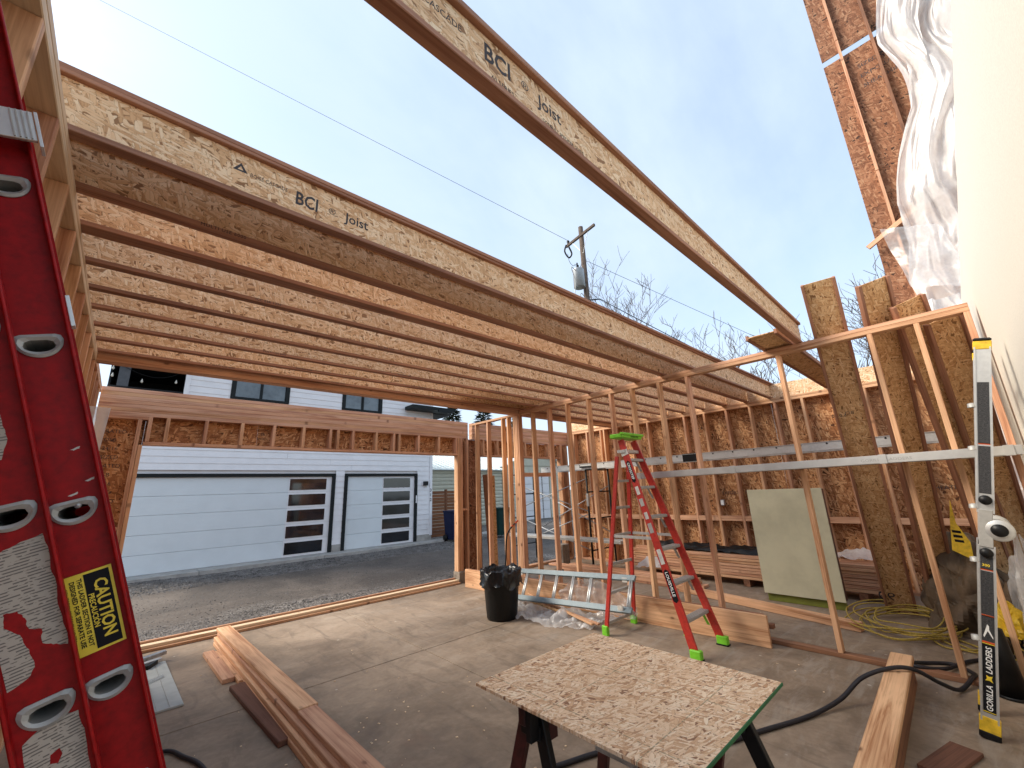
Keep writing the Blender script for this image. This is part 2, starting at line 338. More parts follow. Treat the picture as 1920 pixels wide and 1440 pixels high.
def tube_geo(pts, rad, seg, vs, fs, cap=True):
    pts = [Vector(p) for p in pts]; n = len(pts); base = len(vs)
    if isinstance(rad, (int, float)): rad = [rad]*n
    t0 = (pts[1]-pts[0]).normalized(); up = Vector((0, 0, 1)) if abs(t0.z) < .9 else Vector((1, 0, 0)); nx = t0.cross(up).normalized()
    for i, p in enumerate(pts):
        t = (pts[min(i+1, n-1)]-pts[max(i-1, 0)]).normalized(); nx = (nx-t*nx.dot(t)).normalized(); ny = t.cross(nx)
        for k in range(seg):
            an = 2*math.pi*k/seg; vs.append(p+(nx*math.cos(an)+ny*math.sin(an))*rad[i])
    for i in range(n-1):
        for k in range(seg):
            k2 = (k+1) % seg; fs.append((base+i*seg+k, base+i*seg+k2, base+(i+1)*seg+k2, base+(i+1)*seg+k))
    if cap: fs.append(tuple(base+k for k in range(seg))[::-1]); fs.append(tuple(base+(n-1)*seg+k for k in range(seg)))
def tube(name, pts, rad, mat, parent=None, seg=8):
    vs, fs = [], []; o = Vector(pts[0]); tube_geo([Vector(p)-o for p in pts], rad, seg, vs, fs)
    return meshobj(name, vs, fs, mat, parent, Matrix.Translation(o), True)
def spline(ctrl, n=10):
    P = [Vector(p) for p in ctrl]; P = [P[0]*2-P[1]]+P+[P[-1]*2-P[-2]]; out = []
    for i in range(1, len(P)-2):
        for k in range(n):
            t = k/n; a_, b_, c_, d_ = P[i-1], P[i], P[i+1], P[i+2]
            out.append(.5*((2*b_)+(c_-a_)*t+(2*a_-5*b_+4*c_-d_)*t*t+(3*b_-a_-3*c_+d_)*t**3))
    out.append(P[-2]); return out
def flat(name, outline, mat, Mw, parent=None, depth=.0015, holes=()):
    """polygon (2D, may have holes) in the XY plane of Mw, with real thickness"""
    cu = bpy.data.curves.new(name, 'CURVE'); cu.dimensions = '2D'; cu.fill_mode = 'BOTH'; cu.extrude = depth/2
    for poly in (outline, *holes):
        sp = cu.splines.new('POLY'); sp.points.add(len(poly)-1); sp.use_cyclic_u = True
        for q, (x, y) in zip(sp.points, poly): q.co = (x, y, 0, 1)
    tmp = bpy.data.objects.new('tmp', cu); me = bpy.data.meshes.new_from_object(tmp); bpy.data.objects.remove(tmp); bpy.data.curves.remove(cu)
    me.materials.clear(); me.materials.append(mat)
    return link(bpy.data.objects.new(name, me), parent, Mw)
def text(name, s, size, mat, Mw, parent=None, align='LEFT', sx=1.0, bold=0, shear=0, depth=.0003, spacing=1.0):
    cu = bpy.data.curves.new(name, 'FONT'); cu.body = s; cu.size = size; cu.align_x = align; cu.extrude = depth; cu.offset = bold; cu.shear = shear; cu.space_character = spacing; cu.resolution_u = 2
    tmp = bpy.data.objects.new('tmp', cu); me = bpy.data.meshes.new_from_object(tmp); bpy.data.objects.remove(tmp); bpy.data.curves.remove(cu)
    for v in me.vertices: v.co.x *= sx
    me.materials.clear(); me.materials.append(mat)
    return link(bpy.data.objects.new(name, me), parent, Mw)
def plane_m(p, xa, ya):
    x = Vector(xa).normalized(); z = x.cross(Vector(ya)).normalized(); return frame(p, x, z)
def lathe(name, prof, mat, parent, loc, seg=28, tilt=None):
    vs, fs = [], []
    for r_, z_ in prof:
        for k in range(seg): an = 2*math.pi*k/seg; vs.append((r_*math.cos(an), r_*math.sin(an), z_))
    for i in range(len(prof)-1):
        for k in range(seg): k2 = (k+1) % seg; fs.append((i*seg+k, i*seg+k2, (i+1)*seg+k2, (i+1)*seg+k))
    Mw = Matrix.Translation(loc)
    if tilt is not None: Mw = Mw @ tilt
    return meshobj(name, vs, fs, mat, parent, Mw, True)
def copy_tree(o, off, label, parent=None):
    c_ = o.copy(); COL.objects.link(c_)
    if parent is None:
        c_.location = o.location+Vector(off); WM[c_.name] = Matrix.Translation(c_.location)
        if label: c_['label'] = label
    else: c_.parent = parent
    for ch in o.children: copy_tree(ch, None, None, c_)
    return c_

# ------------------------------------------------------------------ the setting: ground, slab, alley
def sheet(name, x0, y0, x1, y1, z, mat):
    return tag(meshobj(name, [(x0, y0, z), (x1, y0, z), (x1, y1, z), (x0, y1, z)], [(0, 1, 2, 3)], mat), kind='structure')
sheet('far_ground', -900, -900, 900, 900, -.12, FAR)
vs, fs = [], []; nx_, ny_ = 90, 40
for j in range(ny_+1):
    for i in range(nx_+1):
        x = -14+44*i/nx_; y = 6.74+12*j/ny_; t = min(1, max(0, (y-6.8)/.5))
        z = -.055+.012*math.sin(x*1.7+y*2.1)+.012*math.sin(x*.6-y*1.3)+.03*min(1, max(0, (y-11)/1.5)); vs.append((x, y, z))
for j in range(ny_):
    for i in range(nx_): k = j*(nx_+1)+i; fs.append((k, k+1, k+nx_+2, k+nx_+1))
tag(meshobj('gravel_alley', vs, fs, GRAVEL, smooth=True), kind='structure')
# loose stones
vs, fs = [], []
oct_v = [(1, 0, 0), (-1, 0, 0), (0, 1, 0), (0, -1, 0), (0, 0, 1), (0, 0, -1)]; oct_f = [(0, 2, 4), (2, 1, 4), (1, 3, 4), (3, 0, 4), (2, 0, 5), (1, 2, 5), (3, 1, 5), (0, 3, 5)]
def stones(n, y0, y1, smin, smax, x0=-1.5, x1=12):
    for _ in range(n):
        x = random.uniform(x0, x1); y = random.uniform(y0, y1); s = random.uniform(smin, smax); an = random.uniform(0, 6.28); bs = len(vs)
        z = -.055+.012*math.sin(x*1.7+y*2.1)+.012*math.sin(x*.6-y*1.3)+.03*min(1, max(0, (y-11)/1.5))
        sxx, syy, szz = s*random.uniform(.7, 1.3), s*random.uniform(.6, 1), s*random.uniform(.4, .8)
        for q in oct_v:
            qx, qy = q[0]*sxx, q[1]*syy; vs.append((x+qx*math.cos(an)-qy*math.sin(an), y+qx*math.sin(an)+qy*math.cos(an), z+q[2]*szz+s*.15))
        fs.extend(tuple(bs+k for k in f) for f in oct_f)
stones(9000, 6.82, 7.9, .006, .016, -1, 8); stones(9000, 11.0, 12.45, .010, .024); stones(3500, 7.9, 11, .006, .015)
tag(meshobj('loose_gravel', vs, fs, STONE), 'loose grey stone chips scattered over the gravel alley', 'gravel', kind='stuff')
tag(bar('earth_under_slab', (-8, -8, -.11), (12, 6.70, -.06), BLOCKC, bev=0), kind='structure')
slab = bpy.data.objects.new('slab_floor', None); link(slab, None, Matrix.Identity(4)); tag(slab, kind='structure')
gx = [-7, -3.0, 2.545, 8.2, 12]; gy = [-7.5, -3.4, 4.195, 6.58]
for i in range(4):
    for j in range(3):
        bar('concrete_slab', (gx[i]+.005, gy[j]+.005, -.058), (gx[i+1]-.005, gy[j+1]-.005, 0), FLOOR, slab, bev=.003)
bar('slab_edge_strip', (-7, 6.584, -.058), (12, 6.735, -.002), CONC, slab, bev=.003)
ap = bpy.data.objects.new('garage_apron', None); link(ap, None, Matrix.Identity(4)); tag(ap, kind='structure')
for x0 in (-4, -1.2, 1.6, 4.4, 7.2): bar('concrete_slab', (x0, 12.55, -.08), (x0+2.79, 13.12, .045), CONC, ap, bev=.006)
bar('concrete_slab', (10.0, 12.9, -.08), (11.2, 13.6, .04), CONC, ap, bev=.006)

# ------------------------------------------------------------------ stud walls
ST = .0381; SW = .089
# left wall (X = -.34 inner face)
lw = thing('stud_wall', 'left stud wall with joists resting on its double top plate, behind the red ladder', 'stud wall', (-.39, 3, 0))
X1, X0 = -.34, -.48
def vstud(wall, x0, x1, y0, y1, z0, z1, mat=FIR, nm='stud'): return bar(nm, (x0, y0, z0), (x1, y1, z1), mat, wall)
bar('bottom_plate', (X0, .2, .001), (X1, 6.6, ST), FIR, lw)
bar('top_plate', (X0, .2, 2.843), (X1, 5.24, 2.843+ST), PALE_LIT, lw); bar('top_plate', (X0, .2, 2.883), (X1, 5.24, 2.92), PALE_LIT, lw)  # near plates lighter than the fir: extra brightness put into the colour
bar('top_plate', (X0, 5.26, 2.843), (X1, 6.56, 2.843+ST), FIR, lw); bar('top_plate', (X0, 5.26, 2.883), (X1, 6.56, 2.92), FIR, lw)
y = .215; k = 0
while y < 6.5:
    vstud(lw, X0, X1, y, y+ST, ST+.001, 2.842, FIR if k % 2 else FIRP); k += 1
    y += .4064
for yy in (.55, 1.36, 2.58, 3.8): bar('blocking', (X0, yy+.0, 2.20), (X1-.004, yy+.36, 2.24), FIRP, lw)
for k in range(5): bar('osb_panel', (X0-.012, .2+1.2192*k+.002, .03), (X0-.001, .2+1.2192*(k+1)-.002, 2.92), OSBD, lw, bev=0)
bar('rim_board', (X0, 1.95, 2.921), (X0+.03, 5.26, 3.184), OSBW, lw, bev=0)

# partition (X 4.93..5.02)
pw = thing('stud_wall', 'open stud partition running from the alley corner to the white wall, ladder standing before it', 'stud wall', (4.97, 3, 0))
PX0, PX1 = 4.93, 5.019
bar('bottom_plate', (PX0, -.30, .001), (PX1, 6.36, ST), FIRD, pw)
bar('top_plate', (PX0, -.30, 2.845), (PX1, 6.50, 2.845+ST), FIR, pw); bar('top_plate', (PX0, -.30, 2.8845), (PX1, 5.10, 2.92), FIRP, pw)
for k, yy in enumerate((-.30, .005, .325, .62, 1.085, 1.66, 2.085, 2.462, 2.865, 3.205, 3.61, 4.02, 4.405, 4.785, 5.55, 5.97, 6.33)):
    if yy in (.62, 1.66): continue
    vstud(pw, PX0, PX1, yy-ST/2+.02, yy+ST/2+.02, ST+.001, 2.844, FIR if k % 3 else FIRP)
for k in range(4): vstud(pw, PX0-.003*(k % 2), PX1, 5.115+k*.0385, 5.15+k*.0385+.002, ST+.001, 2.844, FIR if k % 2 else FIRP)
vstud(pw, PX0, PX1, 5.40, 5.438, ST+.001, 2.844, FIR)
# right wall (X 7.95 .. 8.09)
rw = thing('sheathed_wall', 'right stud wall closed with brown strand board, lumber stacked at its foot', 'wall', (8.0, 3, 0))
QX0, QX1 = 7.95, 8.09
bar('bottom_plate', (QX0, -1.6, .001), (QX1, 6.45, ST), FIRP, rw)
bar('top_plate', (QX0, -1.6, 2.842), (QX1, 6.5, 2.842+ST), FIR, rw); bar('top_plate', (QX0, -1.6, 2.882), (QX1, 6.5, 2.92), FIR, rw)
yy = -1.23; k = 0
while yy < 6.4:
    vstud(rw, QX0, QX1, yy, yy+ST, ST+.001, 2.841, FIR if k % 2 else FIRP); yy += .398; k += 1
bar('stud', (QX0, 6.40, ST+.001), (QX1, 6.438, 2.841), FIR, rw); bar('stud', (QX0-.001, 5.44, ST+.001), (QX1, 5.478, 2.841), FIR, rw)
for k in range(19):
    y0 = -1.23+k*.398+ST+.002; bar('blocking', (QX0+.003, y0, .90), (QX0+.092, y0+.398-ST-.004, .985), FIRP, rw)
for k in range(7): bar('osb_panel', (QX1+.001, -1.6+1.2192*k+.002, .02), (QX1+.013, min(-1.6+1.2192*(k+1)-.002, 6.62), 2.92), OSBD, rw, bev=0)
for k in range(4): bar('rim_board', (QX1-.03, -1.6+2.44*k, 2.922), (QX1, min(-1.6+2.44*(k+1)-.003, 6.5), 3.175), OSBW, rw, bev=0)
ob = bar('outlet_box', (QX0+.02, 3.06, 1.16), (QX0+.08, 3.12, 1.26), STEEL, rw); bar('cover', (QX0+.012, 3.065, 1.17), (QX0+.019, 3.115, 1.25), WHT, ob)
for (yy, zz, s_) in ((.3, 1.35, 'RATED SHEATHING'), (2.9, 1.35, 'EXPOSURE 1'), (4.9, 2.3, 'STRENGTH AXIS')):
    text('grade_stamp', s_, .075, STAMP, plane_m((QX1-.0005, yy, zz), (0, -1, 0), (0, 0, 1)), rw, 'CENTER')

# alley wall (Y 6.56..6.70)
aw = thing('header_wall', 'alley side wall with long header beam over the wide garage opening', 'wall', (2.2, 6.6, 0))
AY0, AY1 = 6.56, 6.70
for x0, x1 in ((-.34, 4.92), (5.03, 8.08)):
    hb_ = bar('header_beam', (x0, AY0+.024, 2.602), (x1, AY1-.014, 2.923), LVL, aw)
    for q in range(7): bar('lamination', (x0-.001, AY0+.0195+.0006*(q % 3), 2.600+q*.0464+.0006), (x1+.001, AY1-.0095, 2.600+(q+1)*.0464-.0006), (LVL, FIRP, LVL, FIR)[(q*3) % 4], hb_, bev=.0015)
bar('header_plate', (-.34, AY0+.015, 2.562), (.125, AY1-.01, 2.599), FIRP, aw)
bar('sill_plate', (.105, AY0+.01, 2.262), (4.66, AY1-.005, 2.298), FIRP, aw)
for k, xx in enumerate((.118, .285, .675, 1.075, 1.465, 1.86, 2.25, 2.365, 2.61, 3.0, 3.32, 3.42, 3.80, 4.23, 4.62)):
    bar('cripple_stud', (xx, AY0+.012, 2.299), (xx+ST, AY1-.006, 2.599), FIR if k % 2 else FIRP, aw)
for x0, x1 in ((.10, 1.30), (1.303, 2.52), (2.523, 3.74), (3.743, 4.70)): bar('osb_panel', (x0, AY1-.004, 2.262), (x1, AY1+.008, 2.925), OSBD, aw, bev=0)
text('grade_stamp', 'OSB', .05, STAMP, plane_m((1.30, AY1-.005, 2.46), (1, 0, 0), (0, 0, 1)), aw); text('grade_stamp', 'RATED', .04, STAMP, plane_m((1.30, AY1-.005, 2.40), (1, 0, 0), (0, 0, 1)), aw)
text('grade_stamp', 'EXPOSURE 1', .03, STAMP, plane_m((1.28, AY1-.005, 2.53), (1, 0, 0), (0, 0, 1)), aw)
# left pier
for xx in (.025, .066): bar('stud', (xx, AY0+.01, ST), (xx+ST, AY1-.006, 2.26 if xx > .05 else 2.56), FIR if xx > .05 else FIRP, aw)
bar('stud', (-.30, AY0+.01, ST), (-.262, AY1-.006, 2.56), FIR, aw)
bar('blocking', (-.26, AY0+.012, 1.30), (.023, AY0+.10, 1.338), FIR, aw)
bar('osb_panel', (-.34, AY1-.004, -.03), (.098, AY1+.008, 2.60), OSBD, aw, bev=0)
for k in range(9): text('grade_stamp', ('RATED', 'OSB', '24/16', 'SIZED')[k % 4], .06, STAMP, plane_m((-.24, AY1-.005, 2.40-.10*k), (1, 0, 0), (0, 0, 1)), aw)
# middle pier
for xx, m_ in ((4.665, FIR), (4.705, FIR), (4.745, FIRP), (4.885, FIRP)): bar('stud', (xx, AY0+.012, .19), (xx+ST, AY1-.008, 2.60), m_, aw)
bar('blocking', (4.785, AY0+.014, 1.24), (4.883, AY1-.01, 1.278), FIRP, aw); bar('osb_panel', (4.70, AY1-.004, -.03), (5.32, AY1+.008, 2.60), OSBU, aw, bev=0)
bar('concrete_block', (4.66, AY0-.03, 0), (4.90, AY1+.02, .19), BLOCKC, aw, bev=.004)
# right opening and far pier
bar('sill_plate', (5.30, AY0+.01, 2.262), (7.72, AY1-.005, 2.298), FIRP, aw)
for k, xx in enumerate((5.30, 5.68, 6.1, 6.5, 6.9, 7.25)): bar('cripple_stud', (xx, AY0+.012, 2.299), (xx+ST, AY1-.006, 2.599), FIR, aw)
bar('osb_panel', (5.323, AY1-.004, 2.262), (6.54, AY1+.008, 2.60), OSBD, aw, bev=0); bar('osb_panel', (6.543, AY1-.004, 2.262), (7.72, AY1+.008, 2.60), OSBD, aw, bev=0)
for xx in (7.68, 7.72, 7.90): bar('stud', (xx, AY0+.012, ST), (xx+ST, AY1-.006, 2.60), FIR, aw)
bar('osb_panel', (7.70, AY1-.004, -.03), (8.10, AY1+.008, 2.60), OSBU, aw, bev=0)
# sole plates along the alley
bar('sole_plate', (-.34, 6.50, .001), (4.66, 6.64, .030), FIR, aw, bev=.003); bar('sole_plate', (-.34, 6.545, .0305), (4.66, 6.645, .062), PALE_LIT, aw, bev=.003); bar('sole_plate', (-.34, 6.655, -.02), (4.66, 6.695, .085), FIRP, aw, bev=.003)  # pale middle plate has the sun sheen painted into its colour
bar('sole_plate', (4.91, 6.56, .001), (7.9, 6.68, .05), FIR, aw, bev=.004)

# solid drop beam under the last joist
dbm = bar('drop_beam', (-.345, 5.118, 2.85), (7.95, 5.245, 3.16), LVL, bev=.004)
bm_split = tag(dbm, 'solid reddish timber beam closing the row of joists, open gap behind it', 'beam')

# ------------------------------------------------------------------ I-joists
JX0, JX1, JB, JH = -.34, 8.05, 2.921, .264
def ijoist(label, Mw_origin, length, group=None, wf=.058, webm=OSBW, mats=FLG, JH=JH):
    """joist with its own frame: x along, y across the flanges, z height, origin at bottom near left"""
    root = bpy.data.objects.new('wooden_i_joist', None); link(root, None, Mw_origin); tag(root, label, 'joist', group)
    def loc(name, x0, x1, y0, y1, z0, z1, mat):
        L, W, T = x1-x0, y1-y0, z1-z0
        if W >= T: Ml = Matrix.Translation((x0, (y0+y1)/2, (z0+z1)/2)); me = boxmesh(L, W, T, mat)
        else: Ml = Matrix.Translation((x0, (y0+y1)/2, (z0+z1)/2)) @ Matrix.Rotation(math.pi/2, 4, 'X'); me = boxmesh(L, T, W, mat)
        return link(bpy.data.objects.new(name, me), root, Mw_origin @ Ml)
    loc('flange', 0, length, 0, wf, 0, .027, mats); loc('flange', 0, length, 0, wf, JH-.027, JH, mats)
    loc('web', .0, length, wf/2-.005, wf/2+.005, .0272, JH-.0272, webm)
    return root
FT = 'roof joists running from the left wall across the partition'
ords = ['nearest roof joist, pale strand web fully lit, brand stamp in large blue letters', 'second roof joist from the camera, its web in shade below the flat joist', 'third roof joist, with the widest bottom flange', 'fourth roof joist from the camera side, behind the wide flanged one', 'fifth roof joist counting from the camera, above the partition post row',
        'sixth roof joist counting from the camera, fourth before the solid beam', 'seventh roof joist counting from the camera, third before the solid beam', 'eighth roof joist, with ink lettering on its edge, second before the solid beam', 'last roof joist, resting directly beside the solid beam']
ords[0] = 'nearest roof joist, pale strand web fully lit, large stamped blue lettering on it'
j1 = ijoist(ords[0], Matrix.Translation((JX0-.1, 1.995, JB)), JX1-JX0+.1, FT)
for yj, lb in zip((2.378, 2.718, 3.141, 3.541, 3.897, 4.293, 4.681, 5.052), ords[1:]):
    if yj == 2.718: ijoist(lb, Matrix.Translation((JX0-.1, yj, JB)), JX1-JX0+.1, FT, wf=.10)
    else: copy_tree(j1, (0, yj-1.995, 0), lb)
def stampm(x, y, z): return plane_m((x, y, z), (1, 0, 0), (0, 0, 1))
wy = 1.995+.0237
text('print', 'BCI', .105, STAMP, stampm(.435, wy, 3.01), j1, sx=.72, bold=.002); text('print', '®', .05, STAMP, stampm(.60, wy, 3.03), j1); text('print', 'Joist', .082, STAMP, stampm(.69, wy, 3.02), j1, sx=.9, bold=.001)
text('print', 'BOISE CASCADE', .028, STAMP, stampm(.235, wy, 3.055), j1, sx=.8)
flat('print', [(0, 0), (.06, 0), (.03, .045)], STAMP, stampm(.165, wy, 3.062), j1, .0004, [[(.018, .008), (.042, .008), (.03, .028)]])
for yj, xs in ((2.378, (.1, 3.2)), (3.141, (.5, 2.6)), (4.293, (.8, 2.2, 3.6)), (4.681, (1.2, 2.6)), (3.541, (1.6, 3.1)), (5.052, (.5, 1.7, 3.0))):
    par = [o for o in COL.objects if o.get('category') == 'joist' and abs(o.matrix_basis.translation.y-yj) < .01][0]
    WM[par.name] = par.matrix_basis.copy()
    for x_ in xs: text('print', random.choice(('MULTI USE JOIST', 'ICC ESR 1336', 'MULTI USE 6000')), .026, STAMP, stampm(x_, yj-.0005, JB+.008), par, spacing=1.1)
ljm = frame((-.42, .815, JB), (5.05+.42, .055, 0), (0, 0, 1))
lj = ijoist('lone roof joist crossing the sky high above the others, stamped with large letters', ljm, 5.52)
def ljs(x, z): return ljm @ plane_m((x, .0237, z), (1, 0, 0), (0, 0, 1))
text('print', 'BCI', .115, STAMP, ljs(1.145, .125), lj, sx=.78, bold=.002); text('print', '®', .055, STAMP, ljs(1.335, .145), lj); text('print', 'Joist', .09, STAMP, ljs(1.43, .125), lj, sx=.9, bold=.001)
text('print', 'BOISE CASCADE', .04, STAMP, ljs(.80, .15), lj, sx=.85); text('print', '60 SERIES', .028, STAMP, ljs(1.18, .06), lj); text('print', 'CONSULT SPECIFIER GUIDE', .022, STAMP, ljs(1.45, .065), lj)
# joists lying flat on top
ijoist('joist lying flat on its side on top of the two nearest roof joists', frame((-.45, 1.995, 3.1995), (1, -.004, 0), (0, 1, 0)), 8.60, wf=.026, JH=.29)
ijoist('short flat joist lying across the partition top under the lone joist end', frame((4.42, .95, 2.975), (1, 0.0, 0), (0, 1, 0)), 3.55, webm=OSBN, wf=.05, JH=.28)
tag(bar('strand_board_sheet', (3.55, 4.45, 3.188), (5.9, 5.68, 3.202), OSBN, bev=0), 'loose strand board sheet lying on the far roof joists over the corner', 'board')

# leaning cut joists beyond the partition
def leaning(label, bot, cross, zt, wdir, webm=OSBN):
    d = Vector(cross)-Vector(bot); L = d.length*(zt/cross[2]) ; x = d.normalized(); wv = Vector(wdir); z = (wv-x*wv.dot(x)).normalized()
    base = Vector(bot)-z*.14
    return ijoist(label, frame(base, x, z), L, 'cut joists leaning on the partition top plate', webm=webm, JH=.28)
LA = leaning('widest looking cut joist, web facing out, leaning left of the others', (6.93, .86, 0), (5.09, .64, 2.93), 3.45, (.12, -1, 0))
LB = leaning('cut joist leaning with its flange edge forward, second from the left', (7.0, .50, 0), (5.14, .27, 2.93), 3.33, (.75, -.8, 0))
LC = leaning('cut joist leaning with ragged green marked top, third from the left', (7.15, -.06, 0), (5.14, .05, 2.93), 3.10, (.7, -.8, 0))
LD = leaning('darkest cut joist, rightmost of the leaning row next to hanging plastic', (7.35, -.20, 0), (5.16, -.13, 2.88), 2.90, (.6, -.8, 0))
Ma = WM[LA.name]
for s_, xo, zo, sz in (('BCI', 2.62, .165, .05), ('6.0-60', 2.60, .10, .05), ('90', .20, .12, .16)):
    text('print', s_, sz, STAMP, Ma @ Matrix.Translation((xo, .0237, zo)) @ plane_m((0, 0, 0), (0, 0, -1), (1, 0, 0)), LA)
    text('print', s_, sz, STAMP, Ma @ Matrix.Translation((xo, .0345, zo)) @ plane_m((0, 0, 0), (0, 0, -1), (1, 0, 0)), LA)

# ------------------------------------------------------------------ tall wall, white wall, hanging plastic
tw = thing('tall_sheathed_wall', 'tall weathered strand board wall rising above the right wall into the sky', 'wall', (8.05, -.6, 3.2))
tzs = [(3.215, 5.65), (5.655, 8.60), (8.72, 11.6)]
for z0, z1 in tzs:
    for y1, y0 in ((.20, -1.02), (-1.025, -2.24)): bar('osb_panel', (8.092, y0, z0), (8.104, y1, z1), OSBU, tw, bev=0)
bar('stud', (8.001, -.075, 3.21), (8.090, -.037, 6.2), FIRP, tw); bar('stud', (8.001, -.075, 6.21), (8.090, -.037, 8.9), FIRP, tw); bar('stud', (8.001, -.075, 8.91), (8.090, -.037, 11.6), FIRP, tw)
for yy in (-.48, -.89, -1.3): bar('stud', (8.001, yy, 3.21), (8.090, yy+ST, 11.6), FIRD, tw)
board('stud', (7.96, .30, 4.98), (7.96, -.32, 5.33), (1, 0, 0), .07, ST, FIRP, tw)
for k, s_ in enumerate(('SIZED FOR SPACING', 'EXPOSURE 1', 'SHEATHING')): text('grade_stamp', s_, .10, STAMP, plane_m((8.091, -.20, 8.2-.2*k), (0, -1, 0), (0, 0, 1)), tw)

ww = thing('white_wall', 'smooth white rendered wall of the old building at the right edge', 'wall', (2, -.6, 0))
bar('wall_body', (1.15, -.75, -.02), (6.2, -.343, 3.36), STUCCO, ww, bev=.05)
# cloth-like sheets
def drape(name, P, nu, nv, mat, seed, amp=.08, parent=None, fold=6.0, crumple=True, cs=(4, 9), edge=.0):
    """P(u,v) -> point and normal; folds run down v"""
    rd = random.Random(seed); ph = [rd.uniform(0, 6.28) for _ in range(8)]; vs, fs = [], []
    for j in range(nv+1):
        for i in range(nu+1):
            u, v = i/nu, j/nv; p, n_ = P(u, v); p = Vector(p); n_ = Vector(n_)
            d = amp*(math.sin(u*fold*2.1+ph[0]+2.2*math.sin(v*3+ph[1]))*.5+.35*math.sin(u*fold*4.7+ph[2]+v*2.7)+.3*math.sin(v*9+ph[3]+u*5)+.18*math.sin(v*21+u*13+ph[4]) + .25*abs(math.sin(v*6.5+ph[5]+u*3)))
            if crumple:
                q = Vector((u*cs[0], v*cs[1], seed*3.1)); dd = mnoise.voronoi(q)[0]; d2 = mnoise.voronoi(q*2.3)[0]; d = d*.45+amp*((dd[1]-dd[0])*1.5-.6+.45*(d2[1]-d2[0])+.8*mnoise.noise(q*.6))
            vs.append(p+n_*d+Vector((0, 1, 0))*(edge*mnoise.noise(Vector((v*cs[1]*1.3, seed, u*1.5)))))
    for j in range(nv):
        for i in range(nu): k = j*(nu+1)+i; fs.append((k, k+1, k+nu+2, k+nu+1))
    return meshobj(name, vs, fs, mat, parent, None, True)
def lerp_prof(prof, z):
    for (z0, a0), (z1, a1) in zip(prof, prof[1:]):
        if z0 >= z >= z1: t = (z0-z)/(z0-z1+1e-9); return a0+(a1-a0)*t
    return prof[-1][1]
pf = [(9.6, -.66), (8.7, -.58), (7.9, -.46), (7.25, -.49), (6.7, -.50), (6.1, -.33), (5.3, -.13), (4.7, -.16), (4.15, -.02), (3.8, -.05), (3.55, -.16), (3.3, -.22)]
hp = thing('hanging_plastic', 'crumpled translucent plastic sheeting hanging from high up between tall boards and white wall', 'plastic sheeting', (7.6, -.6, 3.4))
drape('sheet', lambda u, v: ((7.62-.25*u, lerp_prof(pf, 9.6-6.3*v)-u*1.15-.05*math.sin(v*17), 9.6-6.3*v), (1, .25, 0)), 70, 220, FILMW, 3, .20, hp, 7, True, (5.5, 3.2), .22)
drape('sheet', lambda u, v: ((7.55-.2*u, lerp_prof(pf, 9.4-4.2*v)-.12-u*.7, 9.4-4.2*v), (1, .3, 0)), 50, 150, FILMW, 12, .20, hp, 5, True, (4.5, 2.5), .2)
drape('sheet', lambda u, v: ((7.4-.1*u, .13*(1-v)-.02-.55*u, 4.95-.95*v-.25*u), (1, .2, .2)), 14, 16, FILM, 8, .05, hp, 3)
drape('sheet', lambda u, v: ((6.75, -.02-u*.42-.22*v*(1-u), 3.55-3.2*v), (1, .2, 0)), 40, 120, FILMW, 5, .10, hp, 5, True, (3, 9), .05)
tag(drape('plastic_scrap', lambda u, v: ((-.31+.16*u-.02*v, 4.3+.05*u, 2.29-.42*v), (0, 1, 0)), 10, 16, FILMW, 9, .02), 'small white plastic scrap hanging on the left stud wall', 'plastic sheeting')

# ------------------------------------------------------------------ lumber and boards on the floor
fb = thing('plank_on_edge', 'wide new plank standing on edge at the foot of the stud partition', 'plank', (4.7, 4, 0))
board('board', (4.80, 1.62, .1425), (4.585, 6.24, .1425), (1, .045, 0), .283, .038, FIR, fb); board('board', (4.845, 1.66, .1425), (4.64, 6.24, .1425), (1, .045, 0), .28, .036, FIRD, fb)
bar('block', (4.865, 1.60, .15), (4.93, 1.68, .19), FIRD, fb)
def stack(name, label, rows, group=None):
    t = thing(name, label, 'lumber', rows[0][0])
    for (p0, p1, W, T, m_) in rows: board('board', p0, p1, (0, 0, 1), W, T, m_, t, bev=.004)
    return t
ly = lambda x, z: None
stack('lumber_stack', 'long narrow stack of new boards lying toward the camera on open slab', [
    ((1.055, 6.18, .020), (1.11, .9, .020), .089, .038, FIR), ((1.165, 6.05, .020), (1.22, .9, .020), .10, .038, FIRP),
    ((1.075, 6.22, .060), (1.135, .9, .060), .12, .038, FIR), ((1.10, 6.20, .100), (1.165, .9, .100), .12, .038, FIRP),
    ((1.105, 6.26, .140), (1.175, 3.46, .140), .135, .038, FIR), ((1.165, 3.45, .137), (1.215, .9, .137), .125, .038, FIRP)])
tag(board('short_board', (.925, 5.86, .0195), (.945, 4.85, .0195), (0, 0, 1), .095, .038, FIRP), 'left one of two short pale boards beside the long stack', 'board', 'short boards beside the long stack')
tag(board('short_board', (1.01, 5.80, .0195), (1.035, 4.72, .0195), (0, 0, 1), .075, .038, FIR), 'right one of two short pale boards, touching the long stack', 'board', 'short boards beside the long stack')
tag(board('dark_plank', (.995, 4.66, .0195), (1.06, 3.40, .0195), (0, 0, 1), .155, .038, REDW, bev=.005), 'short weathered dark brown plank under the edge of the long stack', 'plank')
ob2 = thing('siding_offcut', 'pale grey siding offcut on the slab beside the red ladder', 'board', (.45, 5.2, 0))
board('panel', (.43, 5.95, .010), (.46, 4.62, .010), (0, 0, 1), .30, .016, GREYB, ob2)
for q in range(3): board('lap_edge', (.335+.08*q, 5.90, .0195), (.365+.08*q, 4.63, .0195), (0, 0, 1), .004, .003, ALUD, ob2, bev=0)
ns = thing('nail_strip', 'collated nail strip lying on the grey siding offcut', 'nails', (.42, 5.3, .03))
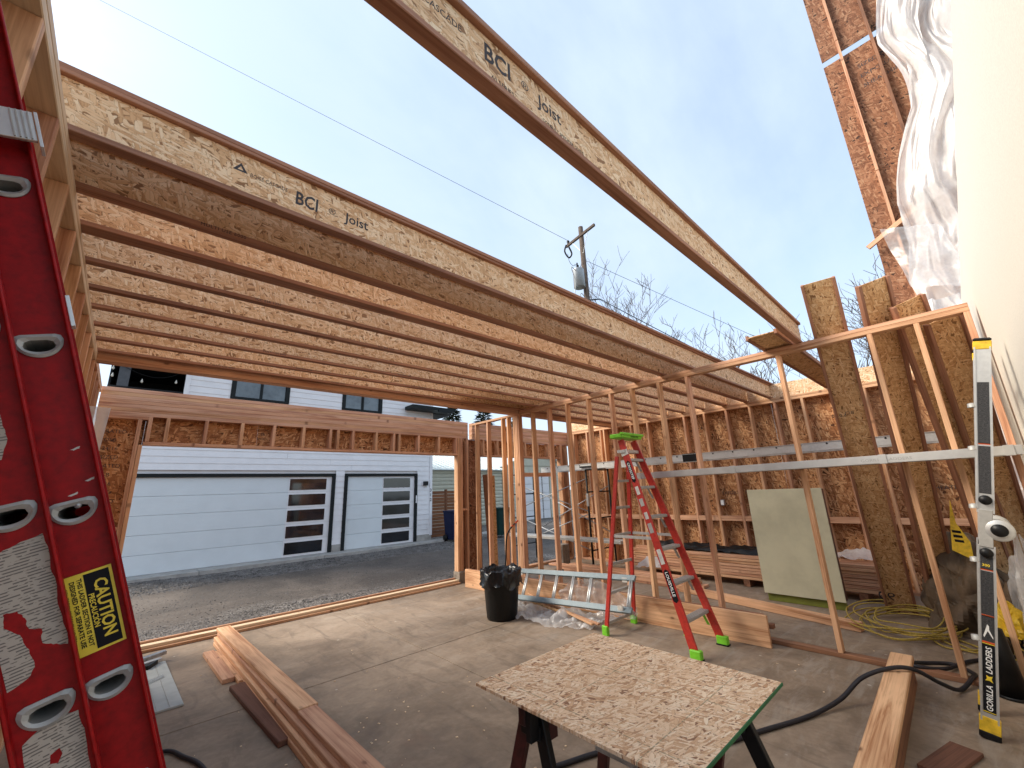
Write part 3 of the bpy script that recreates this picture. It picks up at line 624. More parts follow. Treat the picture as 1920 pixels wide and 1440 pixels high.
for q in range(22): board('nail', (.37+q*.008, 5.28+q*.006, .0215), (.37+q*.008-.012, 5.28+q*.006+.06, .0335), (0, 0, 1), .003, .003, STEEL, ns, bev=0)
tl = thing('nail_gun', 'grey and black hand tool lying near the sole plate behind the red ladder', 'tool', (.45, 5.9, 0))
board('body', (.34, 5.98, .06), (.58, 6.06, .075), (0, 0, 1), .06, .035, STEEL, tl); board('body', (.34, 5.86, .045), (.54, 5.93, .05), (0, 0, 1), .05, .03, ALU, tl); board('grip', (.42, 5.78, .035), (.50, 5.90, .04), (0, 0, 1), .04, .04, BLKP, tl)
bb = thing('doubled_beam', 'thick doubled timber lying toward the camera at the lower right', 'beam', (3.7, .6, 0))
board('board', (4.735, .665, .075), (2.2, .625, .075), (0, 1, 0), .15, .038, FIRD, bb, bev=.004); board('board', (4.71, .62, .075), (2.2, .575, .075), (0, 1, 0), .15, .038, FIRD, bb, bev=.004)
board('board', (4.72, .655, .172), (2.2, .600, .172), (0, 0, 1), .135, .040, FIR, bb, bev=.006)
tag(board('timber', (6.42, 3.3, .046), (5.86, 1.08, .046), (0, 0, 1), .089, .089, FIR, bev=.005), 'square timber on the floor behind the partition, end grain toward the rope', 'timber')
tag(board('timber', (6.62, 3.6, .021), (6.10, 1.6, .021), (0, 0, 1), .14, .038, FIRP, bev=.004), 'flat board on the floor just behind the square timber', 'board')
tag(board('brown_scrap', (3.40, .46, .012), (3.80, .34, .012), (0, 0, 1), .14, .02, REDW), 'reddish brown wood scrap at the bottom right of the slab', 'wood scrap')
tag(board('wood_splinter', (3.95, .11, .008), (4.30, .02, .008), (0, 0, 1), .02, .012, REDW), 'thin dark splinter of wood on the slab near the silver ladder foot', 'wood scrap')
rowsL = []
for lay in range(8):
    for q in range(3):
        rowsL.append(((7.33+q*.145+random.uniform(-.01, .01), .88+random.uniform(-.06, .05), .10+.043*lay+.02), (7.33+q*.145+random.uniform(-.01, .01), 4.55+random.uniform(-.25, .2), .10+.043*lay+.02), .138, .038, random.choice((FIR, FIRP, FIRP))))
rs = stack('lumber_pile', 'large banded pile of boards along the foot of the right wall', rowsL)
for yy in (1.2, 2.6, 4.2): bar('bearer', (7.26, yy, .001), (7.74, yy+.09, .098), FIRD, rs)
rows2 = []
for lay in range(3):
    for q in range(2): rows2.append(((6.62+q*.2+random.uniform(-.04, .04), 3.15+random.uniform(-.1, .2), .02+.04*lay), (6.66+q*.2, 6.0+random.uniform(-.4, .3), .02+.04*lay), .17, .037, random.choice((FIR, FIRP))))
stack('lumber_stack', 'low loose stack of boards behind the partition near the scaffold', rows2)
drape_t = drape('tarp_roll', lambda u, v: ((7.36+.4*u, 2.15+2.1*v, .475+.07*math.sin(u*3.1)), (0, 0, 1)), 14, 40, BLKP, 21, .045)
tag(drape_t, 'black and white plastic wrap crumpled on top of the board pile', 'plastic wrap')
tag(drape('paper_sheets', lambda u, v: ((7.34+.3*u, .95+.55*v, .50+.10*u*math.sin(v*3)), (0, 0, 1)), 12, 16, FILMW, 23, .03), 'crumpled white paper on the right end of the board pile', 'paper')
tag(drape('white_bag', lambda u, v: ((7.0+.35*u, 3.9+.5*v, .18+.16*math.sin(u*3.1)*math.sin(v*3.1)), (0, 0, 1)), 14, 16, FILMW, 25, .03), 'crumpled pale plastic bag on low boards behind the step ladder', 'bag')
vs, fs = [], []; rdc = random.Random(77)
for _ in range(230):
    x, y = (rdc.uniform(.6, 7.5), rdc.uniform(.3, 6.3)) if rdc.random() < .6 else (rdc.gauss(1.6, .5), rdc.gauss(2.6, .9)); s_ = rdc.uniform(.002, .008); an = rdc.uniform(0, 6.28); ca_, sa_ = math.cos(an), math.sin(an); b_ = len(vs); asp = rdc.uniform(.3, 1)
    for z in (.0008, .0035): vs += [(x+ca_*q*s_-sa_*r_*s_*asp, y+sa_*q*s_+ca_*r_*s_*asp, z) for q, r_ in ((-1, -1), (1, -1), (1, 1), (-1, 1))]
    fs += [(b_+4, b_+5, b_+6, b_+7), (b_, b_+1, b_+5, b_+4), (b_+1, b_+2, b_+6, b_+5), (b_+2, b_+3, b_+7, b_+6), (b_+3, b_, b_+4, b_+7)]
tag(meshobj('wood_chips', vs, fs, PALE_LIT), 'small pale wood chips and splinters scattered over the concrete slab', 'wood chips', kind='stuff')
# cabinet
cb = thing('cabinet', 'cream flat fronted cabinet with olive base standing before the board pile', 'cabinet', (6.68, 1.75, 0))
bar('front_panel', (6.58, 1.31, .10), (6.60, 2.19, 1.44), CREAM, cb); bar('carcass', (6.603, 1.32, .10), (6.74, 2.18, 1.43), REDW, cb); bar('base', (6.63, 1.33, .001), (6.72, 2.17, .098), OLIVE, cb)

# ------------------------------------------------------------------ red extension ladder
P0 = Vector((-.23585, 1.07965, 2.12814)); V = Vector((.29463, .002, -.95561)).normalized(); Wd = Vector((-.956, 0, -.295)).normalized()
rl = thing('extension_ladder', 'big red fibreglass extension ladder with caution sticker leaning on the left wall', 'ladder', (.42, 1.3, 0))
def dshape(w_, h_, n=26, k=.010):
    # flat side up (+y), round side down
    pts = [(-w_/2+k, h_/2), (w_/2-k, h_/2), (w_/2-k*.25, h_/2-k*.3), (w_/2, h_/2-k)]
    for i in range(1, n): an = math.pi*i/n; pts.append((w_/2*math.cos(an), h_/2-k-(h_-k)*math.sin(an)))
    pts += [(-w_/2, h_/2-k), (-w_/2+k*.25, h_/2-k*.3)]; return pts
def rail(parent, c0, s_top, s_bot, holes, yweb, mat=RED, fl=.022, fd=-1):
    """web polygon in plane; local x = -Wd (right), local y = -V (up)"""
    Mw = plane_m(Vector((c0.x, yweb, c0.z)), -Wd, -V)
    hw = .042
    pr = flat('rail', [(-hw, -s_bot), (hw, -s_bot), (hw, s_top), (-hw, s_top)], mat, Mw, parent, .004, [dshape(.046, .028) if True else None and [] for _ in ()] + [[(x, y-h) for x, y in dshape(.046, .028)] for h in holes])
    for sgn in (-1, 1):
        q0 = Mw @ Vector((sgn*(hw-.0025), s_top, -fd*(-1)*fl/2)); q1 = Mw @ Vector((sgn*(hw-.0025), -s_bot, -fd*(-1)*fl/2))
        board('flange', Mw @ Vector((sgn*(hw-.0025), s_top, fl/2*(-fd)-.0)), Mw @ Vector((sgn*(hw-.0025), -s_bot, fl/2*(-fd))), -Wd, fl, .005, mat, pr, bev=.0018)
    return pr, Mw
def rungs(parent, Mw, holes, y0, y1, sign=-1):
    for h in holes:
        outer = [(x, y-h) for x, y in dshape(.046, .028)]; ring = [(x, y-h) for x, y in dshape(.062, .043)]; inner = [(x, y-h) for x, y in dshape(.040, .022)]; mid = [(x, y-h) for x, y in dshape(.052, .033)]
        n_ = len(inner); vs, fs = [], []
        L = y1-y0
        for (poly, z) in ((ring, .0025), (ring, .005), (mid, .0075), (inner, .004), (inner, -L)): vs += [(x, y, z) for x, y in poly]
        for s_ in range(4):
            for k_ in range(n_): k2 = (k_+1) % n_; fs.append((s_*n_+k_, s_*n_+k2, (s_+1)*n_+k2, (s_+1)*n_+k_))
        b_ = len(vs)
        vs += [(x, y, 0) for x, y in outer]+[(x, y, -L) for x, y in outer]
        for k_ in range(n_): k2 = (k_+1) % n_; fs.append((b_+k_, b_+k2, b_+n_+k2, b_+n_+k_))
        meshobj('rung', vs, fs, ALUD, parent, Mw)
hb = [.305*k for k in range(-2, 7)]
pb, Mb = rail(rl, P0, .75, 2.19, hb, 1.085); rungs(rl, Mb, hb, 1.085, 1.49)
pf_c = Vector((-.12425, 0, 1.54096)); hf = [.305*k for k in range(-4, 4)]
pfl, Mf = rail(rl, pf_c, 1.3, 1.10, hf, 1.040); rungs(rl, Mf, hf, 1.040, 1.45)
rail(rl, P0, .75, 2.19, [], 1.50, fd=1); rail(rl, pf_c, 1.3, 1.10, [], 1.462, fd=1)
board('foot', P0+V*2.08+Vector((0, .02, 0)), P0+V*2.19+Vector((0, .02, 0)), Wd, .06, .08, BLKP, rl)
# aluminium guide bracket
qb = P0+V*(-.105); 
gb = board('guide_bracket', Vector((qb.x, 1.045, qb.z))+Wd*(-.052), Vector((qb.x, 1.045, qb.z))+Wd*.15, (0, 1, 0), .058, .008, ALU, rl)
board('guide_bracket_lip', Vector((qb.x, 1.055, qb.z))+Wd*(-.056)-V*.03, Vector((qb.x, 1.055, qb.z))+Wd*(-.056)+V*.04, Wd, .03, .005, ALU, gb)
for k in range(4): board('rib', Vector((qb.x, 1.0395, qb.z))+Wd*(-.046+.007*k)-V*.027, Vector((qb.x, 1.0395, qb.z))+Wd*(-.046+.007*k)+V*.027, (0, 1, 0), .002, .003, ALUD, gb, bev=0)
board('rail_clip', P0+V*.215+Wd*(-.047)+Vector((0, -.005, 0)), P0+V*.275+Wd*(-.047)+Vector((0, -.005, 0)), Wd, .02, .006, ALU, rl)
for (h_, s_) in ((.70, .01), (.72+.5, .02), (.44+.74+.16, -.01)):
    pass
for c_, sgn in ((Mb @ Vector((.006, -.60, .003)), 1), (Mb @ Vector((.02, -1.08, .003)), 1), (Mb @ Vector((-.022, -1.115, .003)), 1)):
    lathe('rivet', [(0, .003), (.003, .0025), (.005, 0)], STEEL, rl, c_, 10, Matrix.Rotation(math.pi/2, 4, 'X'))
# caution sticker (on base rail)
cw = Vector((-.004, 1.0812, 1.379)); Mc = plane_m(cw, V, -Wd)      # x = along rail downward, y = to the right
cs = flat('caution_sticker', [(-.068, -.036), (.068, -.036), (.068, .030), (-.068, .030)], YLAB, Mc, rl, .0006)
flat('print', [(-.064, -.006), (.064, -.006), (.064, .026), (-.064, .026)], INK, Mc @ Matrix.Translation((0, 0, .0007)), cs, .0003)
text('print', 'CAUTION', .0235, YLAB, Mc @ Matrix.Translation((0, .0055, .0011)), cs, 'CENTER', .95, .0006)
text('print', 'PRECAUCIÓN', .0098, YLAB, Mc @ Matrix.Translation((0, -.0040, .0011)), cs, 'CENTER', .95, .0002)
text('print', 'THIS LADDER SECTION IS NOT', .0085, INK, Mc @ Matrix.Translation((-.002, -.0145, .0006)), cs, 'CENTER', .98, .0002)
text('print', 'DESIGNED FOR SEPARATE USE', .0085, INK, Mc @ Matrix.Translation((-.002, -.0235, .0006)), cs, 'CENTER', .98, .0002)
text('print', 'ESTA SECCION DE ESCALERA NO ESTA', .0052, INK, Mc @ Matrix.Translation((-.004, -.0305, .0006)), cs, 'CENTER', .98)
# torn paper labels (on fly rail)
def rag(pts, j=.0025, n=5, seed=1):
    rd = random.Random(seed); o_ = []
    for (x0, y0), (x1, y1) in zip(pts, pts[1:]+pts[:1]):
        for k in range(n): t = k/n; o_.append((x0+(x1-x0)*t+rd.uniform(-j, j)*(k > 0), y0+(y1-y0)*t+rd.uniform(-j, j)*(k > 0)))
    return o_
def fly(x, s_): return Vector((pf_c.x, 1.0378, pf_c.z))-Wd*x+V*s_
Ml = plane_m(fly(0, .145), -Wd, -V)
flat('torn_label', rag([(-.036, .085), (-.012, .098), (.012, .104), (.030, .108), (.033, .085), (.031, .05), (.034, .02), (.031, -.008), (.034, -.05), (.033, -.074), (.018, -.066), (.008, -.058), (.010, -.036), (-.002, -.030), (-.004, -.012), (-.010, .002), (-.024, .004), (-.026, -.016), (-.012, -.034), (-.006, -.06), (-.004, -.088), (-.012, -.10), (-.034, -.108)], .0012, 4, 2), PAPER, Ml, rl, .0005)
Ml2 = plane_m(fly(0, .375), -Wd, -V)
flat('torn_label', rag([(-.030, .040), (-.010, .052), (.014, .055), (.030, .052), (.032, .01), (.030, -.05), (-.034, -.05)], .001, 4, 5), PAPER, Ml2, rl, .0005, [[(-.006, .008), (.004, .012), (.006, .002), (0, -.008), (-.008, -.004)]])
Ml3 = plane_m(fly(-.012, -.175), -Wd, -V)
flat('torn_label', rag([(-.03, .07), (.010, .078), (.012, .05), (.020, .03), (.024, -.02), (.026, -.05), (.016, -.082), (-.03, -.082)], .001, 4, 7), PAPER, Ml3, rl, .0005)
flat('print', [(-.028, .055), (.009, .060), (.0, .02), (.016, -.03), (-.028, -.028)], RED, Ml3 @ Matrix.Translation((0, 0, .0005)), rl, .0004)
for k in range(9): flat('print', [(-.026+k*.0045, -.078), (-.026+k*.0045+.0022, -.078), (-.026+k*.0045+.0022, -.056), (-.026+k*.0045, -.056)], INK, Ml3 @ Matrix.Translation((0, 0, .0006)), rl, .0003)
for (x_, s_, Mq) in ((.01, .50, Mb), (.02, .56, Mb), (-.004, .58, Mb)):
    flat('scratch', rag([(x_, -s_), (x_+.013, -s_+.004), (x_+.012, -s_), (x_+.004, -s_-.002)], .0006, 3, int(s_*100)), WLAB, Mq @ Matrix.Translation((0, 0, .0024)), rl, .0003)

# ------------------------------------------------------------------ fibreglass step ladder
sl_ = thing('step_ladder', 'orange red step ladder with lime green cap and feet before the partition', 'ladder', (4.33, 2.5, 0))
top = Vector((4.34, 2.70, 2.10))
fl_ = [Vector((4.07, 2.02, .0)), Vector((4.60, 1.99, .0))]; ft = [Vector((4.205, 2.66, 2.08)), Vector((4.475, 2.66, 2.08))]
rl_ = [Vector((4.085, 3.02, .0)), Vector((4.65, 3.02, .0))]; rt_ = [Vector((4.225, 2.745, 1.90)), Vector((4.455, 2.745, 1.90))]
zf = lambda A, B, z: A+(B-A)*((z-A.z)/(B.z-A.z))
for A, B in zip(fl_, ft):
    r_ = board('front_rail', zf(A, B, .05), B, (1, 0, 0), .078, .022, REDO, sl_, bev=.003)
    f_ = bar('foot', (A.x-.03, A.y-.05, 0), (A.x+.03, A.y+.055, .085), GREEN, sl_, bev=.008); bar('tread_pad', (A.x-.033, A.y-.055, .0005), (A.x+.033, A.y+.06, .014), BLKP, f_)
for A, B in zip(rl_, rt_):
    board('rear_rail', zf(A, B, .05), B, (1, 0, 0), .045, .026, REDO, sl_, bev=.003)
    bar('foot', (A.x-.024, A.y-.035, 0), (A.x+.024, A.y+.035, .10), GREEN, sl_, bev=.006)
for k in range(1, 7):
    z = .31*k; A = zf(fl_[0], ft[0], z); B = zf(fl_[1], ft[1], z)
    st = bar('step', (A.x+.012, A.y-.04, z-.028), (B.x-.012, A.y+.05, z), ALUD, sl_, bev=.003)
    for q in range(4): bar('rib', (A.x+.02, A.y-.030+q*.02, z), (B.x-.02, A.y-.024+q*.02, z+.003), ALU, st, bev=0)
    for P_, s_ in ((A, 1), (B, -1)):
        board('brace', (P_.x+s_*.013, P_.y+.01, z-.14), (P_.x+s_*.10, P_.y+.01, z-.028), (0, 1, 0), .006, .025, STEEL if k > 1 else GREEN, sl_, bev=0)
for k in range(1, 7):
    z = .30*k-.18; A = zf(rl_[0], rt_[0], z); B = zf(rl_[1], rt_[1], z)
    board('rear_bar', A, B, (0, 1, 0), .03, .022, ALUD, sl_)
for xs in (0, 1):
    A = zf(fl_[xs], ft[xs], 1.02); B = zf(rl_[xs], rt_[xs], 1.02); board('spreader', A, B, (1, 0, 0), .03, .005, ALU, sl_)
cap = board('top_cap', (4.12, 2.67, 2.125), (4.56, 2.67, 2.125), (0, 0, 1), .17, .05, GREEN, sl_, bev=.010)
board('cap_lip', (4.10, 2.585, 2.145), (4.58, 2.585, 2.145), (0, 0, 1), .03, .03, GREEN, cap, bev=.006); text('print', 'HANDS FREE', .03, INK, plane_m((4.30, 2.583, 2.112), (1, 0, 0), (0, 0, 1)), cap)
bar('top_bracket', (4.165, 2.60, 1.93), (4.515, 2.70, 1.965), ALU, sl_)
board('rail_band', zf(fl_[0], ft[0], 1.90)-Vector((.014, 0, 0)), zf(fl_[0], ft[0], 1.96)-Vector((.014, 0, 0)), (1, 0, 0), .09, .006, WLAB, sl_)
def railtext(z, s_, size, mat, bgm, h, zc):
    A, B = fl_[0], ft[0]; d = (B-A).normalized(); y_ = Vector((-1, 0, 0)).cross(d) ; p = zf(A, B, z)-Vector((.0122, 0, 0))
    Mw = plane_m(p, -d, Vector((-1, 0, 0)).cross(-d))
    pb_ = flat('sticker', ([(0, -h/2), (zc, -h/2), (zc+.02, 0), (zc, h/2), (0, h/2), (-.02, 0)] if s_ else [(0, -h/2), (zc, -h/2), (zc, h/2), (0, h/2)]), bgm, Mw @ Matrix.Translation((0, 0, .0006)), sl_, .0008)
    if s_: text('print', s_, size, mat, Mw @ Matrix.Translation((.005, -size*.34, .0013)), pb_, 'LEFT', 1.05, .0008)
railtext(.72, 'LOUISVILLE', .042, WHT, INK, .056, .265); railtext(1.82, 'CROSSTEP', .040, WHT, INK, .046, .22)
for z, h, zc in ((1.55, .04, .10), (1.42, .045, .09), (1.28, .04, .08), (1.17, .045, .11), (.92, .045, .16)): railtext(z, '', .01, WHT, WLAB if z != 1.42 and z != 1.17 else ALUD, h, zc*.9)

# walk board spanning from the step ladder to the multi-position ladder
wb = thing('walk_board', 'narrow aluminium walk board spanning level from the step ladder to the silver ladder', 'plank', (4.6, 1.2, 1.66))
WA, WB = Vector((4.62, 2.74, 1.672)), Vector((4.72, -.31, 1.70))
board('side_rail', WA, WB, (1, 0, 0), .068, .012, ALUS, wb); board('side_rail', WA+Vector((.24, 0, 0)), WB+Vector((.24, 0, 0)), (1, 0, 0), .068, .012, ALUS, wb)
board('deck', WA+Vector((.12, 0, .028)), WB+Vector((.12, 0, .028)), (0, 0, 1), .225, .008, ALUS, wb)
for t in (0, .35, .74, .97): P_ = WA.lerp(WB, t); board('collar', P_+Vector((-.01, 0, 0)), P_+(WB-WA).normalized()*.05+Vector((-.01, 0, 0)), (1, 0, 0), .076, .008, ALUS, wb)
text('print', 'GORILLA LADDERS', .032, ALUD, plane_m(WA.lerp(WB, .70)+Vector((-.0065, 0, -.015)), WB-WA, (0, 0, 1)), wb, sx=1.2)

# ------------------------------------------------------------------ silver multi-position ladder
gl_ = thing('folding_ladder', 'silver multi position ladder with yellow ends leaning on the white wall', 'ladder', (4.2, .25, 0))
G0, G1 = Vector((4.045, .245, 0)), Vector((4.045, -.262, 2.44)); gd = (G1-G0).normalized(); gn_ = Vector((-1, 0, 0)); gy = gd.cross(gn_).normalized(); GS = gy*(-1 if gy.y > 0 else 1)
for dx, nm in ((0, 'rail'), (.40, 'rail')):
    o_ = Vector((dx, 0, 0))
    board(nm, G0+o_+gd*.10, G0+o_+gd*1.13, (1, 0, 0), .072, .026, ALU, gl_); board(nm, G0+o_+gd*1.33, G0+o_+gd*2.40, (1, 0, 0), .072, .026, ALU, gl_)
    for sg in (-1, 1):
        board('edge_lip', G0+o_+gd*.10+gy*sg*.034-Vector((.014, 0, 0)), G0+o_+gd*1.13+gy*sg*.034-Vector((.014, 0, 0)), (1, 0, 0), .008, .008, ALU, gl_, bev=0)
        board('edge_lip', G0+o_+gd*1.33+gy*sg*.034-Vector((.014, 0, 0)), G0+o_+gd*2.40+gy*sg*.034-Vector((.014, 0, 0)), (1, 0, 0), .008, .008, ALU, gl_, bev=0)
    board('end_cap', G0+o_+gd*2.385, G0+o_+gd*2.44, (1, 0, 0), .084, .034, YEL, gl_); board('end_pad', G0+o_+gd*2.44, G0+o_+gd*2.462, (1, 0, 0), .084, .036, BLKP, gl_, bev=.008)
    board('end_cap', G0+o_+gd*.04, G0+o_+gd*.125, (1, 0, 0), .088, .036, YEL, gl_); board('end_pad', G0+o_+gd*.0, G0+o_+gd*.045, (1, 0, 0), .09, .04, BLKP, gl_, bev=.008)
    hc = G0+o_+gd*1.235
    h1 = board('hinge', hc-gd*.115+gn_*.004, hc+gd*.115+gn_*.004, (1, 0, 0), .060, .034, ALUD, gl_)
    rotx = Matrix.Rotation(-math.pi/2, 4, 'Y')
    lathe('hinge_disc', [(0, .022), (.058, .022), (.066, .016), (.066, -.016), (0, -.016)], ALU, gl_, hc+GS*.055, 28, rotx)
    lathe('hinge_knob', [(0, .034), (.034, .034), (.038, .022)], BLKP, gl_, hc+GS*.055, 28, rotx)
    lathe('lock_knob', [(0, .034), (.026, .034), (.030, .016), (.030, .0)], BLKP, gl_, G0+o_+gd*1.41, 24, rotx); lathe('lock_knob', [(0, .034), (.026, .034), (.030, .016), (.030, .0)], BLKP, gl_, G0+o_+gd*1.085, 24, rotx)
for k in range(8):
    h_ = .25+.285*k
    tube('rung', [G0+gd*h_, G0+gd*h_+Vector((.40, 0, 0))], .017, ALU, gl_, 10)
for h_ in (.55, 1.02, 1.35, 1.72, 2.0): lathe('rung_plug', [(0, .03), (.02, .026), (.024, .0)], ALUD, gl_, G0+gd*h_+gy*(-.047 if gy.y < 0 else .047)+Vector((0, 0, 0)), 12)
def gtxt(h, s_, size, mat, along=1, bgm=None, L=.2, Wl=.052):
    Mw = plane_m(G0+gd*h-Vector((.0135, 0, 0)), gd, Vector((-1, 0, 0)).cross(gd)); p_ = gl_
    if bgm: p_ = flat('sticker', [(0, -Wl/2), (L, -Wl/2), (L, Wl/2), (0, Wl/2)], bgm, Mw @ Matrix.Translation((0, 0, .0008)), gl_, .0008)
    if s_: text('print', s_, size, mat, Mw @ Matrix.Translation((.012, -size*.36, .0014)), p_, 'LEFT', 1.0, .0006, .15)
    return p_, Mw
p_, Mg = gtxt(.15, 'GORILLA', .036, WHT, 1, INK, .40); text('print', 'LADDERS', .036, WHT, Mg @ Matrix.Translation((.225, -.013, .0014)), p_, 'LEFT', 1.0, .0006, .15)
flat('print', [(.178, -.016), (.196, -.010), (.214, -.014), (.208, 0), (.214, .012), (.196, .009), (.182, .016), (.186, 0)], YLAB, Mg @ Matrix.Translation((0, 0, .0016)), p_, .0004)
for t_ in (.004, .394): flat('print', [(t_, -.026), (t_+.004, -.026), (t_+.004, .026), (t_, .026)], YLAB, Mg @ Matrix.Translation((0, 0, .0016)), p_, .0004)
p2, Mg2 = gtxt(.56, '', .02, WHT, 1, DARKP, .15)
flat('print', [(.02, -.020), (.03, -.020), (.07, -.004), (.09, -.004), (.10, .004), (.08, .008), (.03, .020), (.02, .016), (.06, .002), (.05, -.004)], WHT, Mg2 @ Matrix.Translation((0, 0, .0016)), p2, .0004)
gtxt(.715, '', .02, WHT, 1, DARKP, .26); p3, Mg3 = gtxt(.985, '', .02, WHT, 1, DARKP, .10)
text('print', '300', .022, YLAB, Mg3 @ plane_m((.018, .020, .0014), (0, -1, 0), (1, 0, 0)), p3, 'LEFT', 1.0, .0004)
gtxt(1.45, '', .02, WHT, 1, DARKP, .30); gtxt(1.765, '', .02, WHT, 1, DARKP, .40)
for h_ in (.55, .705, .98, 1.76): gtxt(h_, '', .01, WHT, 1, ORANGE, .009)

# ------------------------------------------------------------------ ladder lying on edge, trash can, film, sticks, pry bar
al = thing('ladder_on_edge', 'grey straight ladder lying on its long edge behind the trash can', 'ladder', (4.5, 4, 0))
e0, e1 = Vector((4.24, 5.12, .10)), Vector((4.26, 2.78, .245)); f0, f1 = Vector((4.50, 5.26, .385)), Vector((4.52, 2.86, .52))
GREYF = plain('grey_rail_paint', (.20, .25, .27), .45, .2, 20, .1)
board('rail', e0, e1, (1, 0, 1), .030, .07, GREYF, al); board('rail', f0, f1, (1, 0, 1), .030, .07, GREYF, al)
for k in range(9):
    t = .035+k*.118; A = e0.lerp(e1, t); B = f0.lerp(f1, t)
    for dy in (-.013, .013): tube('rung', [A+Vector((0, dy, 0)), B+Vector((0, dy, 0))], .013, ALU, al, 8)
for t in (.2, .93):
    board('bracket', e0.lerp(e1, t)-Vector((.02, 0, -.02)), e0.lerp(e1, t+.03)-Vector((.02, 0, -.02)), (1, 0, 0), .05, .012, WLAB, al); board('bracket', f0.lerp(f1, t)-Vector((.02, 0, .02)), f0.lerp(f1, t+.03)-Vector((.02, 0, .02)), (1, 0, 0), .05, .012, WLAB, al)
tcn_ = thing('trash_can', 'round black trash can lined with a black bag', 'trash can', (3.80, 4.40, 0))
lathe('body', [(0, 0), (.185, 0), (.195, .02), (.235, .50), (.245, .53), (.25, .545), (.25, .56), (.238, .56), (.225, .50), (.18, .03), (0, .02)], BLKP, tcn_, (3.80, 4.40, 0), 36)
vs, fs = [], []; rd = random.Random(4); seg = 60
prof = [(.20, .44, .01), (.232, .54, .012), (.252, .588, .02), (.264, .56, .02), (.262, .50, .018), (.268, .44, .026), (.274, .40, .03)]
for i, (r_, z_, a_) in enumerate(prof):
    for k in range(seg):
        an = 2*math.pi*k/seg; q = a_*(math.sin(an*7+i)*.5+math.sin(an*17+i*2.1)*.4+rd.uniform(-.3, .3)); zz = z_+a_*(math.sin(an*5+1)*.9+math.sin(an*11)*.5)*(1 if i > 1 else .3); vs.append(((r_+q)*math.cos(an), (r_+q)*math.sin(an), zz))
for i in range(len(prof)-1):
    for k in range(seg): k2 = (k+1) % seg; fs.append((i*seg+k, i*seg+k2, (i+1)*seg+k2, (i+1)*seg+k))
BAG = plain('bag_film', (.010, .010, .011), .18, 0, 30, .2, bump=.004)
meshobj('bag_liner', vs, fs, BAG, tcn_, Matrix.Translation((3.80, 4.40, 0)), True)
lathe('bag_bottom', [(.0, .42), (.12, .43), (.205, .45)], BAG, tcn_, (3.80, 4.40, 0), 30)
for k in range(14):
    an = 6.28*k/14; board('rib', (3.80+.192*math.cos(an), 4.40+.192*math.sin(an), .03), (3.80+.228*math.cos(an), 4.40+.228*math.sin(an), .46), (math.cos(an), math.sin(an), 0), .012, .008, BLKP, tcn_, bev=0)
fsd = thing('floor_plastic', 'crumpled clear plastic sheet on the slab in front of the lying ladder', 'plastic sheeting', (4.2, 4, 0))
def fp(u, v):
    A = Vector((4.38, 5.2, 0)).lerp(Vector((4.52, 3.15, 0)), u); B = Vector((3.93, 4.55, 0)).lerp(Vector((4.12, 3.25, 0)), u)+Vector((-.18*math.sin(u*3.1), 0, 0))
    p = A.lerp(B, v); p.z = .035+.05*math.sin(u*3.1)*(1-v)+.03*math.sin(v*3.1)*abs(math.sin(u*7)); return p, (0, 0, 1)
drape('sheet', fp, 130, 70, FILMF, 31, .06, fsd, 9, True, (9, 4))
drape('sheet', lambda u, v: ((4.58+.05*v, 4.1-1.15*u, .06+.36*v*math.sin(.5+u*2.3)), (-.9, 0, .5)), 60, 24, FILM, 33, .05, fsd, 6, True, (7, 2))
for k, (A, B, W_) in enumerate((((4.50, 4.62, .13), (4.10, 3.20, .075), .04), ((4.46, 4.66, .10), (4.16, 3.16, .07), .035), ((4.42, 5.0, .11), (4.20, 3.75, .09), .035))):
    tag(board('wood_strip', A, B, (0, 0, 1), W_, .02, (FIR, FIRP, OSBN)[k]), ('long thin strip on top of the clear plastic, dark tipped', 'thin strip lying under the longest one on clear plastic', 'ragged yellowish strip at the back of the clear plastic')[k], 'wood strip')
cbx = thing('pry_bar', 'black pry bar with orange tip leaning on the studs behind the trash can', 'pry bar', (4.6, 5.1, 0))
tube('shaft', spline([(4.56, 5.22, .02), (4.58, 5.18, .50), (4.60, 5.16, .86), (4.66, 5.11, 1.00), (4.70, 5.06, 1.06)], 5), .012, BLK, cbx); tube('tip', [(4.665, 5.105, 1.01), (4.74, 5.03, 1.10)], [.016, .011], ORANGE, cbx)

